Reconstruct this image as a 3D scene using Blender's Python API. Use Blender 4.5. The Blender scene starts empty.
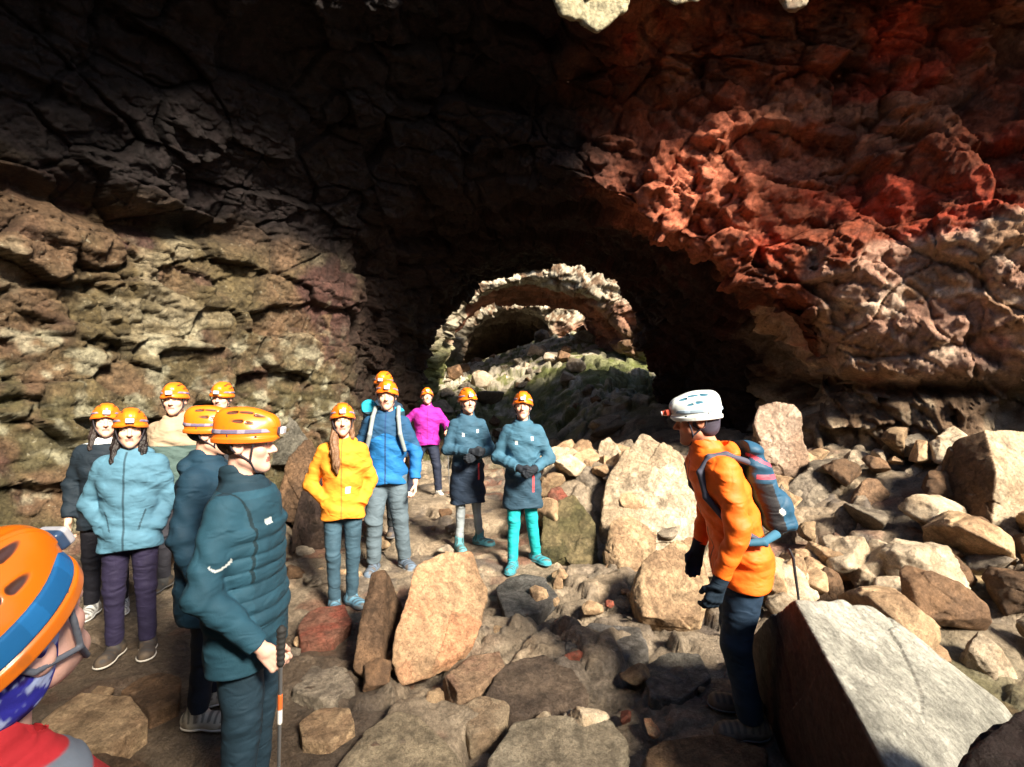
import bpy, bmesh, math, random, time
import numpy as np
from mathutils import Vector, Matrix
from mathutils import geometry as mgeo
R = math.radians
T0 = time.time()
# ------------------------------------------------------------------ camera, sky, sun, exposure
sc = bpy.context.scene
COL = sc.collection
F = 480.0; CX, CY = 512.0, 383.5; ZC = 1.85
cam = bpy.data.cameras.new('camera'); camo = bpy.data.objects.new('camera', cam); COL.objects.link(camo)
camo.location = (0, 0, ZC); camo.rotation_euler = (R(90), 0, 0)
cam.sensor_width = 36; cam.lens = 36 * F / 1024; cam.clip_start = .05; cam.clip_end = 500
sc.camera = camo
SUN = Vector((0.50, -0.62, 0.60)).normalized()
w = bpy.data.worlds.new('World'); sc.world = w; w.use_nodes = True
nt = w.node_tree
bg = nt.nodes['Background']; sky = nt.nodes.new('ShaderNodeTexSky'); sky.sky_type = 'NISHITA'; sky.sun_disc = False
sky.sun_elevation = math.asin(SUN.z); sky.sun_rotation = math.atan2(SUN.x, SUN.y)
nt.links.new(sky.outputs[0], bg.inputs[0]); bg.inputs[1].default_value = 0.06
sl = bpy.data.lights.new('sun', 'SUN'); sl.energy = 5.0; sl.angle = R(15); sl.color = (1.0, .88, .70)
so = bpy.data.objects.new('sun', sl); COL.objects.link(so); so.location = (8, -6, 9)
so.rotation_euler = SUN.to_track_quat('Z', 'Y').to_euler()
sc.view_settings.view_transform = 'Standard'; sc.view_settings.look = 'None'
sc.view_settings.exposure = 1.75; sc.view_settings.gamma = 1.0; sc.view_settings.use_curve_mapping = False
sc.render.engine = 'CYCLES'
sc.cycles.max_bounces = 5; sc.cycles.diffuse_bounces = 3; sc.cycles.glossy_bounces = 2
sc.cycles.caustics_reflective = False; sc.cycles.caustics_refractive = False
sc.cycles.use_denoising = True

def P(px, py, d):
    return np.array([(px - CX) / F * d, d, ZC - (py - CY) / F * d])
# ------------------------------------------------------------------ numeric helpers
def hsh(a, b, c, s=0):
    a = a.astype(np.int64); b = b.astype(np.int64); c = c.astype(np.int64)
    h = (a * 73856093) ^ (b * 19349663) ^ (c * 83492791) ^ (s * 2654435761)
    h = (h ^ (h >> 13)) * 1274126177 & 0x7fffffff
    h = (h ^ (h >> 15)) * 668265263 & 0x7fffffff
    h = (h ^ (h >> 12)) & 0xffffff
    return h / float(0xffffff)
def vnoise(p, s=0):
    i = np.floor(p); f = p - i; u = f * f * (3 - 2 * f); i = i.astype(np.int64)
    r = 0
    for dx in (0, 1):
        for dy in (0, 1):
            for dz in (0, 1):
                wgt = (u[:, 0] if dx else 1 - u[:, 0]) * (u[:, 1] if dy else 1 - u[:, 1]) * (u[:, 2] if dz else 1 - u[:, 2])
                r = r + wgt * hsh(i[:, 0] + dx, i[:, 1] + dy, i[:, 2] + dz, s)
    return r * 2 - 1
def fbm(p, o=4, s=0, rg=.5):
    r = 0; a = 1; t = 0
    for k in range(o):
        r = r + a * vnoise(p * 2.03 ** k + 17.3 * k, s + k); t += a; a *= rg
    return r / t
def worley(p, s=0, pn=2):
    i = np.floor(p).astype(np.int64); n = len(p)
    f1 = np.full(n, 9.0); f2 = np.full(n, 9.0); cid = np.zeros((n, 3), np.int64); fv = np.zeros((n, 3))
    for dx in (-1, 0, 1):
        for dy in (-1, 0, 1):
            for dz in (-1, 0, 1):
                c = i + np.array([dx, dy, dz])
                q = np.stack([hsh(c[:, 0], c[:, 1], c[:, 2], s + k) for k in (1, 2, 3)], 1) * .9 + .05 + c
                v = p - q; d = np.sqrt((v * v).sum(1)) if pn == 2 else ((v ** 4).sum(1)) ** .25
                m = d < f1
                f2 = np.where(m, f1, np.minimum(f2, d)); f1 = np.where(m, d, f1)
                cid[m] = c[m]; fv[m] = v[m]
    return f1, f2, cid, fv
def crnd(cid, s): return hsh(cid[:, 0], cid[:, 1], cid[:, 2], s)
def blocks(p, size, seed, tilt=.5, crack=.25, wid=.12, pn=2, rot=0.):
    """one plane per cell, a groove between cells; about -1..1"""
    sz = np.array(size)
    if rot: p = p @ np.array([[math.cos(rot), -math.sin(rot) * .8, math.sin(rot) * .6], [math.sin(rot), math.cos(rot) * .8, -math.cos(rot) * .6], [0, .6, .8]])
    q = p / sz
    q = q + (.18 if pn == 2 else .11) * np.stack([vnoise(q * 1.3, seed + 31), vnoise(q * 1.3, seed + 32), vnoise(q * 1.3, seed + 33)], 1)
    f1, f2, cid, fv = worley(q, seed, pn)
    o = crnd(cid, seed + 11) * 2 - 1
    t = np.stack([crnd(cid, seed + 12) - .5, crnd(cid, seed + 13) - .5, crnd(cid, seed + 14) - .5], 1) * 2 * tilt
    d = o + (t * fv).sum(1) - crack * np.exp(-((f2 - f1) / wid) ** 2) * 2
    return d, cid, f2 - f1
def sstep(a, b, x):
    t = np.clip((x - a) / (b - a), 0, 1); return t * t * (3 - 2 * t)
def mix(a, b, t):
    t = np.asarray(t)[:, None]; return np.asarray(a) * (1 - t) + np.asarray(b) * t
# ------------------------------------------------------------------ object helpers
def tag(o, label=None, cat=None, group=None, kind=None):
    if label: o['label'] = label
    if cat: o['category'] = cat
    if group: o['group'] = group
    if kind: o['kind'] = kind
    return o
def mesh_obj(name, v, f, mat, parent=None, col=None, smooth=True):
    me = bpy.data.meshes.new(name)
    v = np.asarray(v, np.float32); f = np.asarray(f, np.int32)
    k = f.shape[1]
    me.vertices.add(len(v)); me.vertices.foreach_set('co', v.ravel())
    me.loops.add(f.size); me.loops.foreach_set('vertex_index', f.ravel())
    me.polygons.add(len(f)); me.polygons.foreach_set('loop_start', np.arange(0, f.size, k, dtype=np.int32))
    me.polygons.foreach_set('loop_total', np.full(len(f), k, np.int32))
    if smooth: me.polygons.foreach_set('use_smooth', np.ones(len(f), bool))
    if col is not None:
        c = np.ones((len(v), 4), np.float32); col = np.asarray(col)
        c[:, :3] = np.broadcast_to(col, (len(v), 3))
        at = me.color_attributes.new('Col', 'FLOAT_COLOR', 'POINT'); at.data.foreach_set('color', c.ravel())
    me.update(); me.validate()
    me.materials.append(mat)
    o = bpy.data.objects.new(name, me); COL.objects.link(o)
    if parent is not None: o.parent = parent
    return o
# ------------------------------------------------------------------ materials
def new_mat(name):
    m = bpy.data.materials.new(name); m.use_nodes = True
    n = m.node_tree; b = n.nodes['Principled BSDF']
    return m, n, b
def rock_mat(name, scale=1.0, rough=.78, bump=.6, speck=.35, tint=None, rnd=0.0, spec=.35, fleck=(.62, .60, .50)):
    m, n, b = new_mat(name); N = n.nodes.new; L = n.links.new
    at = N('ShaderNodeAttribute'); at.attribute_name = 'Col'
    tc = N('ShaderNodeTexCoord')
    def noise(sc_, det=8, r=.6):
        x = N('ShaderNodeTexNoise'); x.inputs['Scale'].default_value = sc_ * scale; x.inputs['Detail'].default_value = det
        x.inputs['Roughness'].default_value = r; L(tc.outputs['Object'], x.inputs['Vector']); return x
    n1 = noise(3.5, 10, .65); n2 = noise(19, 10, .7); n3 = noise(75, 6, .7); n4 = noise(9, 8, .75)
    def ramp(src, a, c, lo, hi):
        r = N('ShaderNodeMapRange'); r.inputs[1].default_value = a; r.inputs[2].default_value = c
        r.inputs[3].default_value = lo; r.inputs[4].default_value = hi; L(src, r.inputs[0]); return r.outputs[0]
    m1 = N('ShaderNodeMath'); m1.operation = 'MULTIPLY'
    L(ramp(n1.outputs[0], .3, .7, .62, 1.38), m1.inputs[0]); L(ramp(n2.outputs[0], .3, .7, .66, 1.34), m1.inputs[1])
    m2 = N('ShaderNodeMath'); m2.operation = 'MULTIPLY'; L(m1.outputs[0], m2.inputs[0]); L(ramp(n3.outputs[0], .3, .7, .8, 1.2), m2.inputs[1])
    val = m2.outputs[0]
    if rnd:
        oi = N('ShaderNodeObjectInfo'); m3 = N('ShaderNodeMath'); m3.operation = 'MULTIPLY'
        L(val, m3.inputs[0]); L(ramp(oi.outputs['Random'], 0, 1, 1 - rnd, 1 + rnd), m3.inputs[1]); val = m3.outputs[0]
    vm = N('ShaderNodeVectorMath'); vm.operation = 'SCALE'; L(at.outputs['Color'], vm.inputs[0]); L(val, vm.inputs['Scale'])
    mx = N('ShaderNodeMix'); mx.data_type = 'RGBA'; L(vm.outputs[0], mx.inputs[6]); mx.inputs[7].default_value = (*fleck, 1)
    bw = N('ShaderNodeRGBToBW'); L(at.outputs['Color'], bw.inputs[0]); fm = N('ShaderNodeMath'); fm.operation = 'MULTIPLY'
    L(ramp(n4.outputs[0], .60, .72, 0, speck), fm.inputs[0]); L(ramp(bw.outputs[0], .012, .07, 0, 1), fm.inputs[1]); L(fm.outputs[0], mx.inputs[0])
    L(mx.outputs[2], b.inputs['Base Color'])
    L(ramp(n2.outputs[0], .3, .75, rough + .1, rough - .22), b.inputs['Roughness'])
    b.inputs['Specular IOR Level'].default_value = spec
    vo = N('ShaderNodeTexVoronoi'); vo.feature = 'DISTANCE_TO_EDGE'; vo.inputs['Scale'].default_value = 6 * scale
    dv = N('ShaderNodeVectorMath'); dv.operation = 'ADD'; sv = N('ShaderNodeVectorMath'); sv.operation = 'SCALE'; sv.inputs['Scale'].default_value = .35
    L(n4.outputs['Color'], sv.inputs[0]); L(tc.outputs['Object'], dv.inputs[0]); L(sv.outputs[0], dv.inputs[1]); L(dv.outputs[0], vo.inputs['Vector'])
    ad = N('ShaderNodeMath'); ad.operation = 'ADD'; L(n2.outputs[0], ad.inputs[0]); L(ramp(vo.outputs[0], 0, .06, -.45, 0), ad.inputs[1])
    b1 = N('ShaderNodeBump'); b1.inputs['Strength'].default_value = bump; b1.inputs['Distance'].default_value = .05 / scale; L(ad.outputs[0], b1.inputs['Height'])
    b2 = N('ShaderNodeBump'); b2.inputs['Strength'].default_value = bump; b2.inputs['Distance'].default_value = .015 / scale; L(n3.outputs[0], b2.inputs['Height'])
    L(b1.outputs[0], b2.inputs['Normal']); L(b2.outputs[0], b.inputs['Normal'])
    return m
def soft_mat(name, rough=.8, nscale=60, bump=.25, var=.18, spec=.3, sheen=0, dist=.004, sss=0, coat=0, folds=0):
    m, n, b = new_mat(name); N = n.nodes.new; L = n.links.new
    at = N('ShaderNodeAttribute'); at.attribute_name = 'Col'
    tc = N('ShaderNodeTexCoord'); x = N('ShaderNodeTexNoise'); x.inputs['Scale'].default_value = nscale; x.inputs['Detail'].default_value = 6
    L(tc.outputs['Object'], x.inputs['Vector'])
    y = N('ShaderNodeTexNoise'); y.inputs['Scale'].default_value = 7; y.inputs['Detail'].default_value = 5; L(tc.outputs['Object'], y.inputs['Vector'])
    r = N('ShaderNodeMapRange'); r.inputs[1].default_value = .3; r.inputs[2].default_value = .7; r.inputs[3].default_value = 1 - var; r.inputs[4].default_value = 1 + var
    L(y.outputs[0], r.inputs[0])
    vm = N('ShaderNodeVectorMath'); vm.operation = 'SCALE'; L(at.outputs['Color'], vm.inputs[0]); L(r.outputs[0], vm.inputs['Scale'])
    L(vm.outputs[0], b.inputs['Base Color']); b.inputs['Roughness'].default_value = rough; b.inputs['Specular IOR Level'].default_value = spec
    b.inputs['Sheen Weight'].default_value = sheen
    if coat: b.inputs['Coat Weight'].default_value = coat; b.inputs['Coat Roughness'].default_value = .15
    bp = N('ShaderNodeBump'); bp.inputs['Strength'].default_value = bump; bp.inputs['Distance'].default_value = dist
    L(x.outputs[0], bp.inputs['Height']); L(bp.outputs[0], b.inputs['Normal'])
    if folds:
        mp = N('ShaderNodeMapping'); mp.inputs['Scale'].default_value = (1, 1, 1.9); mp.inputs['Rotation'].default_value = (.35, .25, 0); L(tc.outputs['Object'], mp.inputs['Vector'])
        prev = None
        for sc_, st, ds in ((5.5, .75, .022), (13, .6, .010)):
            z = N('ShaderNodeTexNoise'); z.noise_type = 'RIDGED_MULTIFRACTAL'; z.inputs['Scale'].default_value = sc_; z.inputs['Detail'].default_value = 2.5; z.inputs['Distortion'].default_value = .7
            z.inputs['Roughness'].default_value = .45
            L(mp.outputs[0], z.inputs['Vector']); q = N('ShaderNodeBump'); q.inputs['Strength'].default_value = st * folds; q.inputs['Distance'].default_value = ds; L(z.outputs[0], q.inputs['Height'])
            if prev: L(prev.outputs[0], q.inputs['Normal'])
            prev = q
        L(prev.outputs[0], bp.inputs['Normal'])
    return m
M_WALL = rock_mat('wall_rock', 1.5, speck=.55, bump=.8, fleck=(.60, .56, .42))
M_RED = rock_mat('red_rock', 1.3, bump=.75, speck=.06, fleck=(.55, .32, .22), rough=.75, spec=.3)
M_FLOOR = rock_mat('floor_rock', 2.2, speck=.25, fleck=(.5, .40, .28), bump=1.0, rough=.62, spec=.5)
M_BOUL = rock_mat('boulder_rock', 1.6, speck=.25, fleck=(.60, .48, .34), bump=.95)
M_SLAB = rock_mat('pale_slab_rock', 2.2, speck=.5, fleck=(.62, .62, .56), bump=.8)
M_RUB = rock_mat('rubble_rock', 2.6, speck=.25, fleck=(.6, .5, .38), rnd=.4, bump=.9)
M_CLOTH = soft_mat('jacket_cloth', .78, 160, .35, .22, .3, 0, .002, folds=1)
M_SHELL = soft_mat('shell_cloth', .62, 110, .3, .2, .4, .0, .003, folds=1)
M_SKIN = soft_mat('skin', .55, 150, .35, .14, .4, 0, .0015)
M_HAIR = soft_mat('hair', .5, 120, .8, .3, .4, 0, .006)
M_PLAS = soft_mat('helmet_plastic', .32, 12, .05, .05, .5, 0, .001, coat=.25)
M_STRAP = soft_mat('webbing', .7, 300, .3, .1, .3, 0, .001)
M_SHOE = soft_mat('shoe_fabric', .7, 120, .4, .2, .3, 0, .003)
m_, n_, b_ = new_mat('pole_metal'); b_.inputs['Base Color'].default_value = (.35, .36, .38, 1); b_.inputs['Metallic'].default_value = .8; b_.inputs['Roughness'].default_value = .35
M_METAL = m_
m_, n_, b_ = new_mat('lamp_lens'); b_.inputs['Base Color'].default_value = (.75, .77, .8, 1); b_.inputs['Roughness'].default_value = .08
M_LENS = m_
# ------------------------------------------------------------------ signed-distance mesher (surface nets)
def mesh_sdf(fn, lo, hi, h, slack=1.6):
    B = 8; lo = np.array(lo, float); hi = np.array(hi, float)
    nb = np.ceil((hi - lo) / (h * B)).astype(int); dims = nb * B
    bi = np.stack(np.meshgrid(*[np.arange(k) for k in nb], indexing='ij'), -1).reshape(-1, 3)
    cen = lo + (bi + .5) * B * h - .5 * h
    cf = fn(cen); near = np.abs(cf) < B * h * .87 * slack + .004
    f = np.repeat(np.repeat(np.repeat(cf.reshape(nb).astype(np.float32), B, 0), B, 1), B, 2)
    nbk = bi[near]
    if len(nbk) == 0: raise RuntimeError('empty sdf')
    off = np.stack(np.meshgrid(*[np.arange(B)] * 3, indexing='ij'), -1).reshape(-1, 3)
    for s0 in range(0, len(nbk), 600):
        g = (nbk[s0:s0 + 600, None, :] * B + off[None]).reshape(-1, 3)
        val = fn(lo + g * h)
        f[g[:, 0], g[:, 1], g[:, 2]] = val
    f[0] = f[-1] = 1; f[:, 0] = f[:, -1] = 1; f[:, :, 0] = f[:, :, -1] = 1
    s = f < 0
    a = s[:-1, :-1, :-1].astype(np.int8)
    for dx, dy, dz in [(1, 0, 0), (0, 1, 0), (0, 0, 1), (1, 1, 0), (1, 0, 1), (0, 1, 1), (1, 1, 1)]:
        a = a + s[dx:dims[0] - 1 + dx, dy:dims[1] - 1 + dy, dz:dims[2] - 1 + dz]
    act = (a > 0) & (a < 8)
    ci = np.argwhere(act); idx = np.full(act.shape, -1, np.int32); idx[act] = np.arange(len(ci))
    cor = [(i & 1, i >> 1 & 1, i >> 2 & 1) for i in range(8)]
    cv = [f[ci[:, 0] + c[0], ci[:, 1] + c[1], ci[:, 2] + c[2]] for c in cor]
    sm = np.zeros((len(ci), 3)); ct = np.zeros(len(ci))
    for i in range(8):
        for j in range(i + 1, 8):
            if bin(i ^ j).count('1') != 1: continue
            A, Bv = cv[i], cv[j]; m = (A < 0) != (Bv < 0)
            t = np.where(m, A / np.where(m, A - Bv, 1), 0)
            pi, pj = np.array(cor[i], float), np.array(cor[j], float)
            sm += (pi + t[:, None] * (pj - pi)) * m[:, None]; ct += m
    v = lo + (ci + sm / ct[:, None]) * h
    quads = []
    for ax in range(3):
        u, w_ = [(1, 2), (2, 0), (0, 1)][ax]
        sl0 = [slice(1, -1)] * 3; sl0[ax] = slice(0, -1)
        sl1 = [slice(1, -1)] * 3; sl1[ax] = slice(1, None)
        d0, d1 = s[tuple(sl0)], s[tuple(sl1)]
        e = np.argwhere(d0 != d1); 
        if not len(e): continue
        flip = d1[e[:, 0], e[:, 1], e[:, 2]]
        base = e.copy(); base[:, u] += 1; base[:, w_] += 1
        eu = np.zeros(3, int); eu[u] = 1; ew = np.zeros(3, int); ew[w_] = 1
        def gi(q): 
            q = np.minimum(q, np.array(act.shape) - 1); return idx[q[:, 0], q[:, 1], q[:, 2]]
        q = np.stack([gi(base - eu - ew), gi(base - ew), gi(base), gi(base - eu)], 1)
        q[flip] = q[flip][:, ::-1]
        quads.append(q)
    q = np.concatenate(quads); q = q[(q >= 0).all(1)]
    return v, q
def smin(a, b, k):
    h = np.maximum(k - np.abs(a - b), 0) / k
    return np.minimum(a, b) - h * h * k * .25
def smax(a, b, k): return -smin(-a, -b, k)
def rc(p, a, b, ra, rb):
    a = np.asarray(a, float); b = np.asarray(b, float); ab = b - a
    t = np.clip(((p - a) @ ab) / max(ab @ ab, 1e-9), 0, 1)
    return np.linalg.norm(p - a - t[:, None] * ab, axis=1) - (ra + (rb - ra) * t)
def ell(p, c, r, rot=None):
    q = p - np.asarray(c, float)
    if rot is not None: q = q @ rot
    r = np.asarray(r, float); k0 = np.linalg.norm(q / r, axis=1); k1 = np.linalg.norm(q / (r * r), axis=1)
    return np.where(k0 < 1e-6, -r.min(), k0 * (k0 - 1) / np.maximum(k1, 1e-9))
def rbox(p, c, hs, r, rot=None):
    q = p - np.asarray(c, float)
    if rot is not None: q = q @ rot
    q = np.abs(q) - (np.asarray(hs, float) - r)
    return np.linalg.norm(np.maximum(q, 0), axis=1) + np.minimum(q.max(1), 0) - r
def nrm(v): v = np.asarray(v, float); return v / np.linalg.norm(v)
def cull(p, c, rad, fn):
    d = np.linalg.norm(p - np.asarray(c, float), axis=1) - rad
    out = d + .02; m = d < .03
    if m.any(): out[m] = fn(p[m])
    return out
# ------------------------------------------------------------------ the cave shell: loft through rings, then broken into blocks
rings = [
 # left base, left mid, left high, roof left, roof mid, roof right, right high, right mid, right base
 [(-2,-8.6,1),(-2,-8.6,1.5),(-2,-8.6,2),(-1,-8.6,2.4),(0,-8.6,2.5),(1,-8.6,2.4),(2,-8.6,2),(2,-8.6,1.5),(2,-8.6,1)],
 [(-8,-7,-.6),(-8.2,-7,2),(-8,-7,4.5),(-6,-7,6.5),(-1,-7,7.5),(4,-7,7.5),(10,-7,6.5),(12,-7,3),(12,-7,-.4)],
 [(-5.7,2.6,-.6),(-5.8,2.6,2),(-5.5,2.8,4.3),(-4.4,2.8,6.0),(-0.8,2.8,6.7),(2.6,2.8,7.0),(7.6,2.6,6.6),(8.2,2.4,3),(8.2,2.4,-.4)],
 [(-4.3,5.8,-.6),(-4.4,5.8,2),(-4.1,5.9,4.3),(-3.0,6.0,5.5),(-0.3,6.1,6.5),(2.8,6.0,6.9),(6.8,5.4,6.4),(6.3,4.9,3.1),(6.9,5.2,-.2)],
 [(-3.5,7.2,-.6),(-3.5,7.2,2),(-3.3,7.2,4.3),(-2.3,7.0,5.3),(-0.2,7.0,6.1),(2.2,7.0,6.4),(5.3,6.2,5.3),(5.1,5.9,3.0),(5.6,6.2,-.2)],
 [(-2.75,8.1,-.6),(-2.7,8.1,2),(-2.65,8.1,4.15),(-1.6,7.8,5.2),(-0.2,7.5,5.5),(1.0,7.3,5.0),(2.7,7.0,3.9),(3.8,6.8,2.7),(4.3,6.8,-.2)],
 [(-2.9,8.7,-.6),(-2.9,8.7,2),(-2.75,8.7,3.9),(-1.7,8.6,4.9),(-0.2,8.5,5.2),(1.2,8.4,4.9),(3.2,8.2,3.9),(4.6,8.1,2.4),(4.7,8.1,-.2)],
 [(-2.9,10.5,-.6),(-2.7,10.5,2),(-2.2,10.5,3.4),(-1.2,10.5,4.5),(0.2,10.5,4.9),(1.7,10.5,4.7),(3.0,10.4,3.9),(4.0,10.3,2.2),(4.0,10.3,-.3)],
 [(-2.6,12.4,-.6),(-2.4,12.4,2.2),(-1.7,12.4,3.7),(-0.8,12.4,4.55),(0.6,12.4,4.92),(2.1,12.4,4.8),(3.0,12.4,4.1),(3.5,12.4,2.2),(3.6,12.4,-.3)],
 [(-4,12.9,-.6),(-4,12.9,2.4),(-3.6,12.9,4.2),(-2,12.9,5.4),(0.6,12.9,5.7),(3.4,12.9,5.6),(4.8,12.9,5),(5.2,12.9,2.6),(5.2,12.9,0)],
 [(-4,15.2,-.6),(-4,15.2,2.4),(-3.6,15.2,4.3),(-2,15.4,6.1),(0.6,15.4,6.6),(3.2,15.4,6.5),(4.4,15.2,5.2),(4.7,15.2,2.6),(4.8,15.2,0)],
 [(-2.7,15.6,-.3),(-2.5,15.6,2.2),(-2.0,15.6,3.7),(-1.0,15.5,4.8),(0.6,15.4,5.25),(2.2,15.4,5.1),(3.2,15.5,4.3),(3.85,15.6,2.5),(4,15.6,0)],
 [(-3,18.6,0),(-2.9,18.6,2.2),(-2.4,18.6,3.9),(-1.2,18.6,4.8),(0.6,18.6,5.05),(2.2,18.6,4.8),(2.9,18.6,4.3),(3.2,18.6,2.6),(3.3,18.6,.5)],
 [(-3.8,19.0,0),(-3.8,19,2.5),(-3.4,19,4.3),(-2,19.2,6.1),(0.4,19.2,6.6),(2.6,19.2,6.3),(3.8,19,4.8),(4,19,2.6),(4,19,.5)],
 [(-3.8,21.0,0),(-3.8,21,2.5),(-3.4,21,4.3),(-2,21.2,6.3),(0.4,21.2,6.8),(2.6,21.2,6.5),(3.8,21,4.8),(4,21,2.6),(4,21,.5)],
 [(-2.7,21.4,.4),(-2.6,21.4,2.6),(-2.2,21.4,4.0),(-1.2,21.3,4.9),(0.2,21.2,5.2),(1.3,21.3,4.8),(1.9,21.4,3.8),(2.3,21.4,2.6),(2.5,21.4,1)],
 [(-3,24.5,1),(-2.8,24.5,2.6),(-2.2,24.5,3.9),(-1.2,24.5,4.7),(0.2,24.5,5.0),(1.3,24.5,4.7),(2,24.5,3.7),(2.4,24.5,2.6),(2.6,24.5,1)],
 [(-.6,26,2.4),(-.5,26,2.6),(-.4,26,2.9),(-.2,26,3.1),(0,26,3.1),(.2,26,3.1),(.4,26,2.9),(.5,26,2.6),(.6,26,2.4)],
]
rings = np.array(rings, float)
nring = [10, 40, 170, 80, 80, 50, 70, 60, 30, 40, 30, 50, 20, 30, 24, 50, 14]
NU = 840
def catm(pts, t):                                   # Catmull-Rom along axis 0
    n = len(pts); i = np.clip(np.floor(t).astype(int), 0, n - 2); f = (t - i)[:, None, None] if pts.ndim == 3 else (t - i)[:, None]
    p0 = pts[np.clip(i - 1, 0, n - 1)]; p1 = pts[i]; p2 = pts[i + 1]; p3 = pts[np.clip(i + 2, 0, n - 1)]
    lin = p1 + (p2 - p1) * f
    cr = .5 * (2 * p1 + (p2 - p0) * f + (2 * p0 - 5 * p1 + 4 * p2 - p3) * f ** 2 + (3 * p1 - p0 - 3 * p2 + p3) * f ** 3)
    return lin * .45 + cr * .55
tu = np.linspace(0, 8, NU)
rr = catm(rings.transpose(1, 0, 2), tu).transpose(1, 0, 2)      # rings x NU x 3
tv = np.concatenate([np.linspace(i, i + 1, k, endpoint=False) for i, k in enumerate(nring)] + [[len(nring)]])
S = catm(rr, tv); NV = len(tv)
du = np.gradient(S, axis=1); dv = np.gradient(S, axis=0)
Nn = np.cross(dv, du); Nn /= np.linalg.norm(Nn, axis=2, keepdims=True) + 1e-9
cx_ = np.stack([np.full(NV, .3), S[:, :, 1].mean(1), np.full(NV, 2.5)], 1)[:, None]
sg = np.sign((Nn * (cx_ - S)).sum(2, keepdims=True).mean((1, 2), keepdims=True)); Nn *= sg     # into the cave
for _ in range(40):
    Nn[1:-1, 1:-1] = (Nn[1:-1, 1:-1] * 2 + Nn[:-2, 1:-1] + Nn[2:, 1:-1] + Nn[1:-1, :-2] + Nn[1:-1, 2:]) / 6
Nn /= np.linalg.norm(Nn, axis=2, keepdims=True) + 1e-9
p = S.reshape(-1, 3)
big = fbm(p * .45, 3, 5)
d1, c1, e1 = blocks(p, (1.0, 1.0, .56), 3, 1.0, .22, .03, 4, .25)
d2, c2, e2 = blocks(p, (.40, .40, .22), 40, 1.1, .2, .045, 4, .5)
d4, c4, e4 = blocks(p, (.17, .17, .11), 60, 1.0, .1, .05, 4, .9)
lw_ = sstep(-1.8, -2.6, p[:, 0]) * (p[:, 1] < 12)
al = np.stack([p[:, 0] * .48 + p[:, 1] * .88, (p[:, 0] * .88 - p[:, 1] * .48) * .4, p[:, 2] + .08 * np.sin(p[:, 1] * 1.3)], 1)
l1, lc1, le1 = blocks(al, (.82, 3, .50), 303, .7, .30, .022, 4)
l2, lc2, le2 = blocks(al + .3, (.36, 3, .20), 340, .8, .25, .035, 4)
d1 = np.where(lw_ > .5, l1 * .72, d1); e1 = np.where(lw_ > .5, le1, e1); c1 = np.where((lw_ > .5)[:, None], lc1, c1)
d2 = np.where(lw_ > .5, l2 * .75, d2); e2 = np.where(lw_ > .5, le2, e2); c2 = np.where((lw_ > .5)[:, None], lc2, c2)
d3 = fbm(p * 7, 3, 9) + 5 * np.minimum(np.abs(fbm(p * np.array([2.2, 2.2, 3.4]), 4, 19)), .07)
y_ = p[:, 1]; x_ = p[:, 0]; z_ = p[:, 2]
thr = crnd(c1, 77)
d1s = np.sign(d1) * np.abs(d1) ** .9
sm_ = .45 + .55 * sstep(-.2, .4, fbm(p * .7, 2, 66))          # some of the wall breaks small, some stays in large faces
disp = .30 * big + .19 * d1s + .085 * d2 * sm_ + .022 * d4 * sm_ + .06 * d3
rt_ = sstep(.5, 2.5, x_) * (y_ < 12)
disp += rt_ * (.04 * np.round(d2 * 1.5) / 1.5 + .014 * d4 - .15 * big)
# the pale face on the right stays in large flat blocks above a deep undercut
pn_ = fbm(p * 1.1, 4, 3) + .35 * (crnd(c1, 8) - .5)
pale = sstep(4.0, 4.25, x_ + .9 * pn_) * sstep(1.75, 1.95, z_ + .5 * pn_) * (1 - sstep(3.7, 3.9, z_ + .8 * pn_)) * sstep(2, 3.5, y_) * (1 - sstep(8, 9, y_))
dpf, cpf, epf = blocks(p, (1.1, 1.1, .85), 205, .5, .5, .02, 4, 0)
paleg = sstep(3.9, 4.4, x_) * sstep(1.7, 2.0, z_) * (1 - sstep(3.6, 4.2, z_)) * sstep(2, 3.5, y_) * (1 - sstep(8, 9, y_))
disp = disp * (1 - .45 * paleg) + paleg * (.16 + .09 * dpf + .02 * d4)
under = sstep(2.2, 3.2, x_) * (1 - sstep(1.7, 2.1, z_)) * sstep(1.25, 1.5, z_) * sstep(3, 4, y_) * (1 - sstep(8, 9, y_))
disp -= .38 * under
# a dark hollow right of the tunnel mouth
holl = np.exp(-(((x_ - 3.9) / .8) ** 2 + ((z_ - 1.5) / 1.1) ** 2)) * sstep(5.5, 6, y_) * (1 - sstep(8, 9, y_))
disp -= .9 * holl
# ledge and long hollow high on the left wall
led = np.exp(-((z_ - (4.0 + .25 * np.sin(y_ * .9))) / .16) ** 2) * (1 - sstep(-2.6, -2, x_)) * sstep(2, 3, y_) * (1 - sstep(6.2, 7, y_))
disp -= .4 * led
colm = sstep(4.0, 4.25, x_) * (1 - sstep(5.5, 5.9, x_)) * (1 - sstep(1.62, 1.78, z_ + .1 * d2)) * sstep(5, 5.4, y_) * (1 - sstep(8, 9, y_))
disp += colm * (.48 + .14 * np.abs(np.sin(x_ * 7.5 + .5 * np.sin(z_ * 3))) ** .5)
disp *= 1 - .15 * sstep(12, 15, y_)
dg = disp.reshape(NV, NU)
def blur(g):
    g = g.copy(); g[1:-1] = (g[:-2] + 2 * g[1:-1] + g[2:]) / 4; g[:, 1:-1] = (g[:, :-2] + 2 * g[:, 1:-1] + g[:, 2:]) / 4; return g
dg = .85 * dg + .15 * blur(dg)
q = S + dg[..., None] * Nn
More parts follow.
